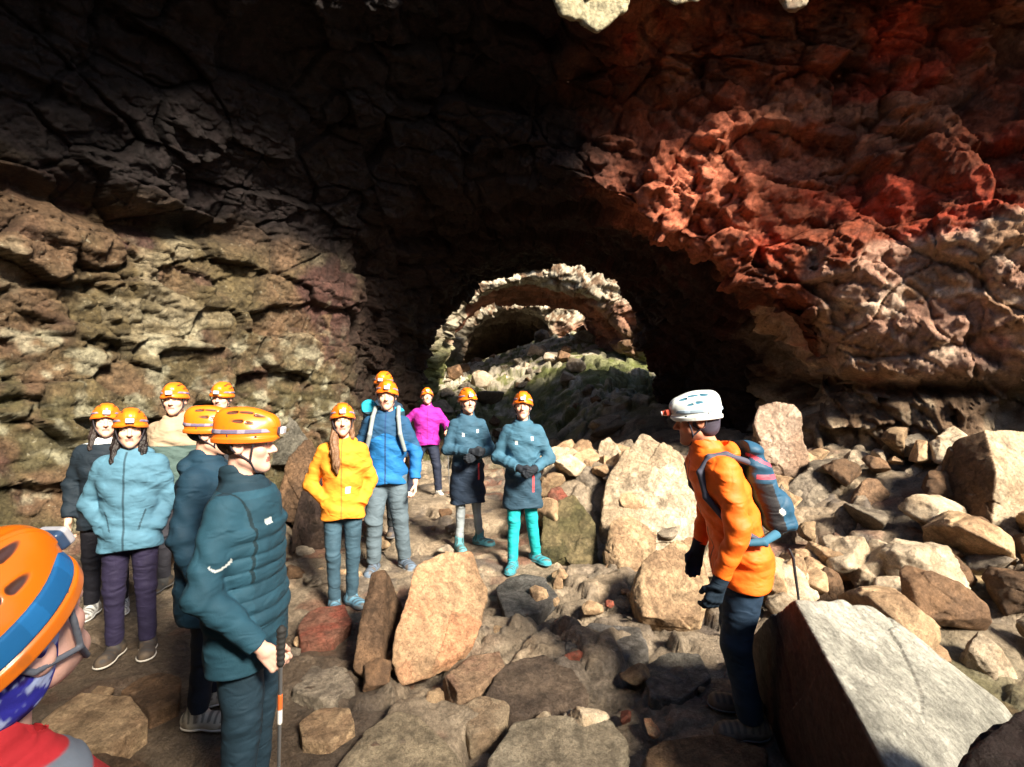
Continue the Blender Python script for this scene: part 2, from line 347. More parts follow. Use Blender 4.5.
# colour of the rock itself, plus shade painted on roof and tunnel
cr_ = crnd(c1, 91); cr2 = crnd(c2, 92)
brown = np.array([.12, .072, .040]); olive = np.array([.088, .066, .030]); maroon = np.array([.065, .028, .022]); pal = np.array([.36, .31, .21])
n1_ = fbm(p * 1.1, 4, 21); n2_ = fbm(p * 2.6 + 4, 4, 22); n3_ = fbm(p * 6, 3, 23)
c = mix(brown, olive, sstep(-.2, .35, n1_ + .35 * (cr_ - .5)))
c = mix(c, maroon, sstep(.1, .4, fbm(p * .9 + 9, 3, 24) + .4 * (cr2 - .5)))
lich = sstep(.16, .42, n2_ + .5 * (cr_ - .62)) * (.6 + .4 * sstep(-.1, .3, n3_))
crk = np.exp(-(e2 / .05) ** 2) * .5 + np.exp(-(e1 / .03) ** 2) * .6
c = c * (1 - .55 * np.clip(crk, 0, 1))[:, None]
c = mix(c, pal, .55 * lich * sstep(.4, 1.2, 6 - z_ ))
moss = (1 - sstep(1.5, 2.9, z_ + .7 * n1_)) * sstep(-.25, .2, n2_)
c = mix(c, np.array([.050, .048, .018]), .75 * moss * (x_ < 0))
mo2 = sstep(.05, .35, n3_ + .3 * n2_) * (1 - sstep(2.2, 3.0, z_))
c = mix(c, np.array([.38, .37, .27]), .45 * mo2 * (x_ < 0) * (y_ < 12))
# red iron-stained side
redw = sstep(-.4, 1.4, x_ + .8 * n1_ + .25 * (z_ - 4)) * sstep(1.6, 2.6, z_ + .5 * n2_)
redd = mix(np.array([.22, .045, .015]), np.array([.10, .030, .014]), sstep(-.2, .4, n2_ + .5 * (cr2 - .5)))
redd = mix(redd, np.array([.50, .055, .02]), sstep(.08, .3, fbm(p * np.array([.8, .8, 1.6]), 3, 28)) * .85)
redd = mix(redd, np.array([.36, .14, .07]), sstep(.15, .35, fbm(p * 1.3, 4, 29)) * .7)
brow = np.exp(-(((x_ - 2.4) / 1.4) ** 2 + ((z_ - 4.6) / 1.0) ** 2)) * (y_ > 6) * (y_ < 8.5)
redd = mix(redd, np.array([.58, .17, .09]), np.clip(1.3 * brow, 0, 1) * (.55 + .45 * sstep(-.1, .3, n3_)))
c = mix(c, redd, redw)
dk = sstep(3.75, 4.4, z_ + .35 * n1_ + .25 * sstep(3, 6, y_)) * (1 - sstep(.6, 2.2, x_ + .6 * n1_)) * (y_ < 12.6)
c = mix(c, np.array([.009, .004, .003]), .97 * dk)  # darkness of the unlit left roof painted into the colour
c = mix(c, np.array([.022, .010, .007]), .93 * sstep(7.7, 8.4, y_) * (1 - sstep(12.3, 12.5, y_)))  # gloom inside the tunnel mouth, painted as near-black rock
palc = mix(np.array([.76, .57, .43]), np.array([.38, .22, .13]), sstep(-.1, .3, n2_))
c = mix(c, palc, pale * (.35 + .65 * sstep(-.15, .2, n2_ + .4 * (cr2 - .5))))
lo_r = sstep(2.5, 3.2, x_) * (1 - sstep(1.5, 2.0, z_)) * (y_ < 9)
c = mix(c, mix(np.array([.16, .10, .06]), np.array([.46, .37, .26]), sstep(-.05, .3, n2_)), lo_r * .85)
# far pit: pale, reddish on the right, green low down
far = sstep(12.5, 12.9, y_)
fc = mix(np.array([.42, .37, .28]), np.array([.36, .15, .09]), sstep(1.2, 2.4, x_ + .5 * n1_) * sstep(2.2, 3.2, z_ + .5 * n2_) * .8)
fc = mix(fc, np.array([.22, .25, .07]), (1 - sstep(2.6, 3.6, z_ + .8 * n1_)) * .85)
fc = mix(fc, np.array([.30, .10, .055]), sstep(3.0, 3.6, z_ + .4 * n2_) * ((y_ > 16) & (y_ < 18.8)) * .9)
fc = mix(fc, np.array([.14, .08, .05]), (y_ > 21.8) * .7)
fc = mix(fc, np.array([.10, .055, .04]), sstep(-.1, .3, n2_) * .5)
fc = mix(fc, mix(np.array([.48, .42, .32]), np.array([.16, .10, .06]), sstep(-.05, .25, n3_ + .4 * (cr2 - .5))), sstep(4.2, 4.7, z_) * (((y_ > 15) & (y_ < 15.7)) | ((y_ > 20.9) & (y_ < 21.6))))
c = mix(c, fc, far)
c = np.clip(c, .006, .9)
q = q.reshape(-1, 3); gi = np.arange(NV * NU).reshape(NV, NU)
quad = np.stack([gi[:-1, :-1], gi[:-1, 1:], gi[1:, 1:], gi[1:, :-1]], -1)         # (NV-1, NU-1, 4)
cen = S[:-1, :-1]
cxx, cyy, czz = cen[..., 0], cen[..., 1], cen[..., 2]
tuq = np.broadcast_to(tu[:-1][None], cxx.shape); ej = fbm(cen.reshape(-1, 3) * .8, 3, 50).reshape(cxx.shape)
edge = np.interp(cxx, [-8, -5, -3.5, -1.5, .5, 1.6, 4.3, 5.6, 8, 12], [1.0, 2.2, 4.2, 4.9, 5.2, 5.7, 5.3, 3.7, 3.1, 3.0]) + .35 * ej
back = np.interp(cxx, [-3, 4.4, 5.2, 8], [-4.6, -4.5, -5.6, -5.8]) + .3 * ej
hole1 = (cxx > -2.6 + .5 * ej) & (tuq > 2.4) & (cyy < edge) & (cyy > back) & (czz > 4.7)
hole1 |= (cxx > 4) & (cyy < 2.7) & (cyy > -5.4) & (czz > 2.9 + .5 * ej)
hole2 = (cyy > 12.93 + .1 * ej) & (cyy < 15.2) & (czz > 4.4 + .3 * ej) & (tuq > 1.6)
hole2 |= (cyy > 12.93) & (cyy < 15.1) & (tuq > 5) & (czz > 2.6)
hole3 = (cyy > 19.1) & (cyy < 20.6) & (czz > 4.9 + .3 * ej)
small3 = (np.hypot(cxx - .95, (cyy - 5.1) * 1.0) < .30 + .15 * ej) & (czz > 5.4)
keep = ~(hole1 | hole2 | hole3)
def part_shell(name, label_mask, mat):
    m = keep & label_mask; f = quad[m]
    us, inv = np.unique(f, return_inverse=True)
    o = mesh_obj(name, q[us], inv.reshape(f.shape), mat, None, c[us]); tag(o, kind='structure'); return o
isfar = cyy > 12.9
part_shell('cave_wall_left', (tuq < 2.6) & ~isfar, M_WALL)
part_shell('cave_ceiling', (tuq >= 2.6) & (tuq < 5.2) & ~isfar, M_RED)
part_shell('cave_wall_right', (tuq >= 5.2) & ~isfar, M_RED)
part_shell('tunnel_wall', isfar, M_WALL)
print('shell', round(time.time() - T0, 1))
# ------------------------------------------------------------------ floor
people_xy = [(-1.13, 2.05), (-1.66, 2.62), (-2.62, 3.3), (-3.28, 3.88), (-1.4, 3.97), (-1.23, 4.72), (-1.45, 8.15), (-.5, 5.42), (.11, 4.94), (1.24, 2.56), (-3.05, 4.35), (-3.02, 5.0)]
def floor_base(x, y):
    h = .95 * sstep(1.7, 5.2, x + .25 * (y - 5)) * sstep(2.6, 5.5, y)
    h = h + .35 * sstep(4.2, 6.5, x) * (1 - sstep(2.6, 5.5, y))
    h = h + .35 * sstep(-3.4, -5.0, x)
    h = h + .72 * sstep(-.1, .7, x) * sstep(4.9, 6.0, y) * (1 - sstep(7.5, 9.5, y)) * (1 - sstep(1.9, 3.2, x))
    h = h + 2.5 * sstep(11, 21, y) + .5 * sstep(9.5, 12, y) * sstep(.5, 3, x)
    return h + .9 * sstep(21, 26, y) * 0
rotm = np.array([[.8, .6, 0], [-.6, .8, 0], [0, 0, 1]])
def floor_h(x, y, detail=True):
    x = np.atleast_1d(np.asarray(x, float)); y = np.atleast_1d(np.asarray(y, float))
    p2 = np.stack([x, y, np.zeros_like(x)], 1)
    h = floor_base(x, y) + .05 * fbm(p2 * .8, 3, 61)
    if not detail: return h
    a, ca, ea = blocks(p2, (.58, .50, 9), 63, .8, .30, .035, 4)
    b, cb, eb = blocks(p2 @ rotm, (.22, .20, 9), 83, .9, .3, .06, 4)
    amp = 1 + 1.1 * sstep(9, 13, y)
    for a_, b_2 in people_xy: amp = amp * (1 - .85 * np.exp(-(((x - a_) ** 2 + (y - b_2) ** 2) / .35 ** 2) ** 2))
    sml = sstep(-.15, .25, fbm(p2 * .6, 2, 99))
    return h + amp * (.07 * a + (.012 + .035 * sml) * b) + .02 * fbm(p2 * 6, 4, 64) + .12 * np.minimum(np.abs(fbm(p2 * 2.4, 4, 65)), .07), ca, cb, sml
xs = np.concatenate([np.linspace(-16, -6, 12, endpoint=False), np.linspace(-6, -3.6, 60, endpoint=False), np.linspace(-3.6, 4.6, 330, endpoint=False), np.linspace(4.6, 8, 60, endpoint=False), np.linspace(8, 18, 12)])
ys = np.concatenate([np.linspace(-16, 1.6, 30, endpoint=False), np.linspace(1.6, 6.4, 260, endpoint=False), np.linspace(6.4, 12, 130, endpoint=False), np.linspace(12, 24, 330, endpoint=False), np.linspace(24, 31, 12)])
X, Y = np.meshgrid(xs, ys); fx, fy = X.ravel(), Y.ravel()
fh, ca, cb, sml = floor_h(fx, fy); fh = (.6 * fh.reshape(X.shape) + .4 * blur(fh.reshape(X.shape))).ravel()
fp = np.stack([fx, fy, fh], 1)
n1_ = fbm(fp * 1.2, 4, 71); n2_ = fbm(fp * 3.1, 4, 72); r1 = crnd(ca, 73); r2 = crnd(cb, 74)
c = mix(np.array([.27, .215, .155]), np.array([.14, .115, .095]), sstep(-.25, .3, n1_ + .9 * (r1 - .5)))
c = mix(c, np.array([.40, .31, .215]), sstep(.15, .45, n2_ + .9 * (r1 - .45)) * .8)
c = mix(c, np.array([.20, .085, .055]), sstep(.35, .6, fbm(fp * 1.5, 3, 75) + .7 * (r2 - .4)) * .7)
c = mix(c, np.array([.065, .042, .026]), sstep(-.3, -1.1, fx) * sstep(4.4, 3.4, fy) * .8)       # shade over the left foreground, painted in as dark brown
c = mix(c, mix(np.array([.15, .17, .045]), np.array([.55, .50, .40]), sstep(-.2, .15, n2_ + .1 * sstep(15, 19, fy))), sstep(9.5, 13, fy) * .85)  # far slope paled so its daylight is put into the colour
c = mix(c, np.array([.12, .14, .035]), sstep(11.5, 13, fy) * (1 - sstep(15.5, 17.5, fy)) * sstep(-.3, .1, n1_) * .85)
c = mix(c, np.array([.10, .11, .03]), np.exp(-(((fx - 2.75) / .5) ** 2 + ((fy - 3.0) / .35) ** 2)) * .7)
nx, ny = len(xs), len(ys); gi = np.arange(nx * ny).reshape(ny, nx)
quad = np.stack([gi[:-1, :-1], gi[:-1, 1:], gi[1:, 1:], gi[1:, :-1]], -1).reshape(-1, 4)
tag(mesh_obj('ground', fp, quad, M_FLOOR, None, np.clip(c, .01, .9)), kind='structure')
print('floor', round(time.time() - T0, 1))
def gz(x, y): return float(floor_h(x, y)[0][0])
# ------------------------------------------------------------------ boulders
ICO = {}
def ico(n):
    if n not in ICO:
        bm = bmesh.new(); bmesh.ops.create_icosphere(bm, subdivisions=n, radius=1)
        ICO[n] = (np.array([v.co for v in bm.verts]), np.array([[v.index for v in f.verts] for f in bm.faces])); bm.free()
    return ICO[n]
def rock_geo(pts, sub=5, sharp=34, rough=.05, seed=0, chips=6):
    pts = np.asarray(pts, float)
    bm = bmesh.new()
    for q_ in pts: bm.verts.new(q_)
    bmesh.ops.convex_hull(bm, input=bm.verts); bm.normal_update()
    cen_ = pts.mean(0); pl = []
    for f in bm.faces:
        n_ = np.array(f.normal); h_ = n_ @ (np.array(f.calc_center_median()) - cen_)
        if h_ < 0: n_, h_ = -n_, -h_
        if h_ > 1e-4: pl.append((*n_, h_))
    bm.free(); rg = np.random.RandomState(seed)
    size = np.linalg.norm(pts - cen_, axis=1).mean()
    d, f = ico(sub)
    pl = np.array(pl)
    for k in range(chips):                                   # knock off corners
        n_ = nrm(rg.normal(size=3)); sup = ((pts - cen_) @ n_).max(); pl = np.vstack([pl, [*n_, sup * rg.uniform(.80, .93)]])
    g = np.maximum(d @ pl[:, :3].T, 1e-6) / pl[:, 3]
    mx_ = g.max(1, keepdims=True)
    r = 1 / (mx_[:, 0] * ((g / mx_) ** sharp).sum(1) ** (1 / sharp))
    v = cen_ + d * r[:, None]
    s = seed * 3.7
    q_ = v / size
    nz = fbm(q_ * 2.2 + s, 4, seed % 50) + .6 * (np.abs(fbm(q_ * 4.5 + s, 4, 3 + seed % 40)) - .25)
    bl, cid, ed = blocks(q_ + s, (.8, .8, .8), seed % 60, .7, .12, .05)
    nz = nz * rough * 1.3 + .55 * rough * np.clip(bl, -1, 1)
    v = v + d * (nz * size)[:, None]
    return v, f, cid, q_
def rock_col(v, q_, cid, base, alt, seed, dark=None):
    n_ = fbm(q_ * 1.7 + seed, 4, 8); m_ = fbm(q_ * 5 + seed, 3, 9)
    c_ = mix(base, alt, sstep(-.25, .35, n_ + .5 * (crnd(cid, 5) - .5)))
    if dark is not None: c_ = mix(c_, dark, sstep(.12, .4, m_) * .6)
    return np.clip(c_, .01, .9)
TAN = ((.43, .30, .18), (.30, .195, .115)); PINK = ((.50, .255, .14), (.45, .29, .17)); GREY = ((.28, .235, .18), (.17, .14, .11))
PALE = ((.50, .41, .30), (.38, .29, .195)); DARK = ((.06, .038, .028), (.04, .024, .02)); OLIV = ((.14, .11, .055), (.08, .07, .028)); REDR = ((.25, .07, .045), (.20, .09, .06))
BROWN = ((.18, .105, .058), (.11, .065, .038))
def boulder(pts, pal_, label, seed, sub=6, mat=None, name='boulder', rough=.05, group=None, sharp=34, chips=6, cat='rock', shadefn=None):
    pts = [np.asarray(a, float) for a in pts]
    v, f, cid, q_ = rock_geo(pts, sub, sharp, rough, seed, chips)
    cc = rock_col(v, q_, cid, np.array(pal_[0]), np.array(pal_[1]), seed, np.array(pal_[1]) * .55)
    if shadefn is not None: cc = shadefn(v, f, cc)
    cen_ = np.array([v[:, 0].mean(), v[:, 1].mean(), v[:, 2].min()])
    o = mesh_obj(name, v - cen_, f, mat or M_BOUL, None, cc); o.location = cen_
    return tag(o, label, cat, group)
def boxrock(px0, py0, px1, py1, d, pal_, label, seed, deep=.8, top=.6, **k):
    """a boulder measured off by its width, its height and its distance"""
    rg = random.Random(seed); a = P(px0, py1, d); b = P(px1, py0, d)
    w_ = b[0] - a[0]; dp = w_ * deep; x0, x1 = a[0], b[0]; z0 = max(min(a[2], gz((x0 + x1) / 2, d)), a[2] - .22) - .06; z1 = b[2]; cxm = (x0 + x1) / 2
    j = lambda s_: rg.uniform(-s_, s_)
    pts = [(x0 + w_ * .05, d + dp * .2 + j(.05), z0), (x1 - w_ * .05, d + dp * .15 + j(.05), z0), (cxm + j(.2) * w_, d - dp * .05, z0),
           (x0 + w_ * .1, d + dp, z0), (x1 - w_ * .1, d + dp, z0),
           (x0, d + dp * .4, z0 + (z1 - z0) * (.3 + j(.15))), (x1, d + dp * .35, z0 + (z1 - z0) * (.4 + j(.2))),
           (cxm + j(.25) * w_, d, z0 + (z1 - z0) * (.35 + j(.2))),
           (cxm - w_ * top * .45 + j(.08) * w_, d + dp * .4, z1 - (z1 - z0) * abs(j(.25))), (cxm + w_ * top * .4 + j(.08) * w_, d + dp * .35, z1 - (z1 - z0) * abs(j(.3))),
           (cxm + j(.2) * w_, d + dp * .55, z1)]
    return boulder(pts, pal_, label, seed, **k)
B0 = lambda x, y, z=-.12: (x, y, z)
def shaded_face(v, f, cc):      # left-facing side painted near-black to stand for its shade
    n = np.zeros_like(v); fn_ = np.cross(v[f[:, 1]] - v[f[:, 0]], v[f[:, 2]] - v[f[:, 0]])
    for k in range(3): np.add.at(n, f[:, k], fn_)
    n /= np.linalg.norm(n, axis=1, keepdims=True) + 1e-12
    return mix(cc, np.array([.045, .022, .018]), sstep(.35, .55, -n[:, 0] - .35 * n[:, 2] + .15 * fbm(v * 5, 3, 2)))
def brown_shade_face(v, f, cc):       # cream block, shade of its left side painted in brown
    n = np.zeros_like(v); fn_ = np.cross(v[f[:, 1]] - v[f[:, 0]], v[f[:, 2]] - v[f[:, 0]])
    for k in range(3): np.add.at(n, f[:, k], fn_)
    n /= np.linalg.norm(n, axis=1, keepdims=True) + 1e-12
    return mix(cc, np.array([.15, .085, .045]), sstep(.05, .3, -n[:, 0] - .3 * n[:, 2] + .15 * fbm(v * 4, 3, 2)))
# the great tilted slab in front of the guide
boulder([P(793, 597, 2.15), P(760, 622, 2.6), P(746, 655, 3.0), (1.48, 3.0, -.12), P(892, 775, 1.42), (1.14, 1.38, -.12), P(872, 603, 2.55), P(1003, 700, 2.2), B0(2.3, 1.5), B0(1.6, 1.2), B0(2.5, 2.3), B0(2.2, 2.9), P(832, 612, 2.5)],
        ((.50, .49, .43), (.36, .355, .31)), 'huge pale grey slab with a peaked top edge, right beside the guide', 3, 7, M_SLAB, rough=.026, sharp=95, chips=1, shadefn=shaded_face)
boulder([P(960, 745, 1.15), P(1000, 700, 1.2), P(1060, 690, 1.25), P(1080, 800, 1.0), P(955, 800, 1.1), (1.1, 1.1, .1), (1.8, 1.1, .1), (1.8, 1.6, .1), (1.3, 1.5, .1)], DARK, 'dark jagged rock in the lower right corner of the photo', 8, 6, rough=.07)  # rock lies in shadow; that shade is put into its near-black colour
boulder([P(552, -30, 5.5), P(634, -35, 5.7), P(628, 6, 5.6), P(603, 42, 5.55), P(582, 30, 5.5), P(560, 14, 5.5), P(556, -30, 6.2), P(634, -30, 6.3), P(615, 20, 6.0), P(570, 10, 6.0)], ((.50, .47, .33), (.36, .32, .20)), 'pale rock jutting from the roof at the top centre of the photo', 90, 6, rough=.11, chips=10, sharp=30)
boulder([P(652, -30, 5.6), P(705, -30, 5.6), P(700, 4, 5.6), P(672, 8, 5.6), P(655, -4, 5.6), P(655, -30, 6.1), P(705, -30, 6.1), P(685, 0, 5.9)], ((.36, .31, .20), (.22, .16, .10)), 'smaller pale rock in the roof right of the jutting one', 91, 5, rough=.11, chips=10, sharp=30)
boulder([P(772, -30, 5.5), P(812, -30, 5.5), P(806, 12, 5.5), P(786, 18, 5.5), P(774, -30, 6.0), P(812, -30, 6.0), P(795, 6, 5.8)], ((.42, .34, .24), (.26, .18, .12)), 'small pale rock in the roof above the red streak', 92, 5, rough=.11, chips=10, sharp=30)
# centre
boulder([P(386, 688, 2.95), P(398, 608, 3.25), P(424, 545, 3.75), P(470, 548, 3.95), P(488, 592, 3.75), P(478, 640, 3.35), P(432, 684, 2.98), B0(-.72, 3.3), B0(-.3, 4.2), B0(-.6, 4.1), B0(-.25, 3.4)],
        PINK, 'large orange tan boulder in the middle of the path', 11, 7, rough=.05, sharp=50, chips=9)
boulder([P(352, 668, 2.95), P(372, 560, 3.55), P(385, 556, 3.5), P(386, 640, 3.2), P(376, 680, 2.95), B0(-.98, 3.1), B0(-1.0, 3.8), B0(-.8, 3.8), B0(-.84, 3.05)], BROWN, 'thin dark slab leaning against the large orange tan boulder', 12, 6, rough=.05)
boulder([P(600, 520, 5.2), P(608, 478, 5.5), P(648, 415, 6.0), P(664, 432, 6.0), P(702, 478, 5.9), P(735, 548, 5.2), P(690, 566, 4.95), P(640, 556, 5.0), B0(1, 5.3), B0(2.5, 5.4), B0(2.4, 6.6), B0(1.2, 6.6)],
        PALE, 'biggest pale boulder, pointed, rising behind the guide\'s face', 13, 7, rough=.06, sharp=50, chips=9)
boulder([P(538, 540, 5.1), P(545, 508, 5.3), P(573, 492, 5.4), P(600, 528, 5.15), P(598, 555, 5.0), P(570, 560, 4.95), B0(.4, 5.0), B0(.95, 4.95), B0(.9, 5.6), B0(.4, 5.6)], OLIV, 'dark olive boulder just right of the person in turquoise trousers', 14, 6, rough=.05)
boulder([P(602, 552, 4.85), P(610, 524, 4.95), P(635, 512, 5.1), P(657, 535, 4.9), P(652, 562, 4.7), P(625, 572, 4.6), B0(.95, 4.7), B0(1.35, 4.7), B0(1.35, 5.2), B0(.95, 5.2)], TAN, 'rugged yellowish boulder between the olive one and the split one', 15, 6, rough=.07)
boulder([P(633, 600, 3.85), P(640, 562, 4.0), P(678, 536, 4.15), P(706, 555, 4.05), P(716, 590, 3.9), P(695, 622, 3.65), P(645, 622, 3.65), B0(.98, 3.8), B0(1.45, 3.7), B0(1.5, 4.2), B0(1.0, 4.3)], TAN, 'squat golden tan boulder with streaked face left of the guide\'s waist', 16, 7, rough=.05)
# right bank
boulder([P(752, 420, 6.0), P(758, 402, 6.1), P(785, 397, 6.1), P(802, 410, 6.0), P(806, 450, 5.9), P(790, 468, 5.8), P(765, 460, 5.85), (3.1, 5.9, .6), (3.7, 5.9, .6), (3.6, 6.3, .6), (3.1, 6.3, .6)], ((.45, .33, .25), (.30, .20, .14)), 'tall pinkish rock standing upright above the guide\'s backpack', 17, 6, rough=.09)
boulder([P(946, 470, 4.8), P(952, 438, 4.9), P(985, 428, 4.7), P(1060, 432, 5.0), P(1085, 500, 4.6), P(1070, 560, 4.3), P(990, 545, 4.2), P(952, 525, 4.7), P(996, 470, 4.35), (4.15, 4.5, .1), (4.3, 4.15, .1), (5.3, 4.2, .1), (5.6, 5.4, .2), (4.5, 5.4, .2)], ((.50, .40, .28), (.38, .28, .18)), 'great brown block with bright cream top corner at the right edge', 18, 7, rough=.03, sharp=70, chips=3, shadefn=brown_shade_face)
boulder([P(885, 575, 3.95), P(900, 546, 4.05), P(940, 548, 4.1), P(1000, 580, 3.9), P(1060, 600, 3.75), P(1060, 650, 3.5), P(960, 628, 3.6), P(905, 608, 3.75), (3.0, 3.7, 0), (4.3, 3.5, 0), (4.3, 4.3, 0), (3.2, 4.3, 0)], ((.30, .22, .12), (.20, .15, .08)), 'long rounded brown boulder below the great block on the right', 19, 7, rough=.04)
boxrock(925, 540, 985, 585, 4.15, PALE, 'pale wedge rock lying on top of the long rounded boulder', 20, deep=.5, sub=6)
boxrock(985, 548, 1035, 580, 4.05, PALE, 'flat bright slab below the great block at the right edge', 21, deep=.6, sub=5)
boxrock(978, 636, 1026, 672, 3.05, PALE, 'small smooth pale rock on the mossy ground by the right edge', 22, sub=5)
boxrock(860, 520, 902, 556, 4.7, ((.55, .47, .36), (.45, .36, .27)), 'brightest cream rock in the bank left of the great block', 23, sub=5)
boxrock(790, 470, 862, 520, 5.35, GREY, 'speckled grey boulder right behind the backpack', 24, sub=6, rough=.06)
boxrock(858, 480, 908, 514, 5.1, ((.28, .17, .10), (.2, .12, .07)), 'round brown boulder in the shade of the bank', 25, sub=5)
boxrock(838, 506, 866, 534, 4.85, GREY, 'grey cube of rock under the speckled boulder', 26, sub=5)
boxrock(776, 478, 800, 530, 4.9, GREY, 'smooth grey rock partly hidden by the backpack', 27, sub=5)
boxrock(800, 452, 838, 478, 5.9, TAN, 'tan rock at the crest of the bank beside the upright one', 28, sub=5)
boxrock(846, 450, 900, 482, 5.7, PALE, 'broad pale rock at the crest of the bank', 29, sub=5)
boxrock(905, 462, 948, 500, 5.3, PALE, 'pale rock next to the great brown block', 30, sub=5)
boxrock(948, 520, 975, 545, 4.45, BROWN, 'small rounded brown stone under the great block', 31, sub=5)
boxrock(860, 548, 890, 585, 4.3, GREY, 'rough grey stone left of the long rounded boulder', 32, sub=5)
boxrock(785, 560, 818, 595, 3.9, TAN, 'tan stone showing between guide and tilted slab', 33, sub=5)
boxrock(822, 568, 850, 600, 3.9, BROWN, 'brown stone in the hollow above the tilted slab', 34, sub=5)
# bank left of the big boulder
boxrock(540, 455, 572, 492, 5.9, PALE, 'pale block at the left end of the rock pile', 35, sub=5)
boxrock(566, 440, 600, 478, 6.3, TAN, 'tan rock at the back of the pile under the mossy mound', 36, sub=5)
boxrock(572, 468, 612, 506, 5.7, GREY, 'grey angular rock stacked above the olive boulder', 37, sub=5)
boxrock(545, 486, 572, 512, 5.5, REDR, 'reddish rock leaning on the olive boulder', 38, sub=5)
boxrock(596, 436, 624, 466, 6.6, PALE, 'pale wedge rock by the left shoulder of the biggest boulder', 39, sub=5)
# slabs of the path
def slab(pxy, d0, d1, h, pal_, label, seed, mat=None, rough=.03, lift=0):
    pts = []
    for (px, py) in pxy:
        d = 1.0 * ZC * F / (py - CY) if py > CY + 20 else d1
        d = (ZC - h) * F / (py - CY); a = P(px, py, d); pts.append(a)
        cpt = a.copy(); cpt[2] -= h + .12; pts.append(cpt)
    return boulder(pts, pal_, label, seed, 6, mat, 'flat_rock', rough, sharp=40, chips=3, cat='rock')
slab([(484, 745), (505, 722), (560, 712), (612, 716), (632, 742), (615, 775), (540, 790), (486, 785)], 2.4, 2.7, .09, ((.36, .31, .23), (.28, .235, .17)), 'broad smooth buff slab at the bottom centre', 50)
slab([(334, 760), (362, 728), (392, 708), (418, 712), (450, 740), (472, 775), (400, 795), (340, 790)], 2.4, 2.7, .11, ((.38, .31, .21), (.27, .22, .15)), 'broad buff slab at the bottom, left of centre', 51)
slab([(483, 694), (500, 665), (540, 651), (575, 668), (590, 695), (560, 712), (510, 714)], 2.8, 3.1, .06, ((.13, .095, .07), (.09, .065, .05)), 'dark brown flat slab right behind the smooth buff slab', 52)
slab([(492, 588), (515, 572), (545, 576), (558, 595), (540, 612), (505, 615)], 3.8, 4.2, .05, ((.13, .125, .12), (.09, .085, .08)), 'charcoal flat slab just past the orange tan boulder', 53)
slab([(438, 676), (462, 655), (500, 650), (506, 664), (480, 686), (450, 692)], 2.9, 3.1, .07, ((.25, .15, .10), (.33, .22, .14)), 'brown striped slab at the foot of the orange tan boulder', 54)
slab([(298, 722), (322, 702), (350, 704), (356, 724), (330, 742), (302, 740)], 2.6, 2.8, .08, TAN, 'tan slab near the walking pole of the man in front', 55)
slab([(296, 625), (312, 606), (345, 604), (352, 622), (330, 640), (300, 640)], 3.5, 3.9, .06, REDR, 'dull red slab at the feet of the woman in yellow', 56)
slab([(632, 760), (660, 738), (720, 732), (770, 748), (760, 790), (650, 790)], 2.4, 2.6, .10, ((.24, .15, .08), (.16, .10, .06)), 'rusty brown slab at the bottom in front of the guide', 57)
slab([(640, 668), (662, 650), (700, 652), (712, 676), (680, 700), (650, 695)], 2.9, 3.2, .07, ((.20, .19, .17), (.15, .14, .12)), 'grey flat slab beside the guide\'s feet', 58)
slab([(560, 640), (590, 622), (640, 626), (650, 648), (610, 662), (568, 658)], 3.2, 3.5, .05, ((.15, .14, .13), (.11, .10, .09)), 'dark grey flat slab in the middle of the path', 59)
slab([(452, 712), (480, 694), (512, 700), (506, 722), (470, 735)], 2.6, 2.8, .07, ((.36, .28, .19), (.28, .2, .13)), 'small buff slab between the two broad bottom slabs', 60)
slab([(330, 560), (350, 548), (385, 550), (392, 566), (360, 580), (335, 578)], 4.4, 4.9, .05, ((.24, .2, .15), (.16, .13, .1)), 'flat slab under the shoes of the man in blue', 61)
slab([(40, 720), (80, 690), (130, 694), (150, 718), (110, 745), (55, 748)], 2.4, 2.7, .13, TAN, 'tan flat rock on the dark ground near the lower left edge', 70)
slab([(120, 690), (150, 668), (182, 676), (180, 700), (150, 712)], 2.6, 2.9, .10, BROWN, 'small brown flat rock by the pale shoe behind the man in front', 71)
slab([(290, 690), (312, 664), (345, 662), (356, 684), (330, 700)], 2.8, 3.1, .06, GREY, 'grey flat rock between the yellow jacket and the pole', 72)
slab([(30, 780), (70, 752), (130, 750), (170, 775), (120, 800)], 2.3, 2.5, .15, BROWN, 'dark brown flat rock at the very bottom left', 73)
# behind the group
boxrock(232, 402, 300, 448, 7.0, ((.13, .12, .10), (.08, .075, .06)), 'rounded grey boulder against the left wall behind the group', 62, sub=6, rough=.03)
boxrock(268, 436, 326, 505, 6.2, BROWN, 'brown boulder behind the woman in yellow', 63, sub=6)
boxrock(286, 470, 330, 545, 5.2, DARK, 'dark rock behind the woman in yellow\'s elbow', 64, sub=6)
boxrock(384, 420, 412, 470, 8.6, BROWN, 'dark brown rock left of the person in purple', 65, sub=5)
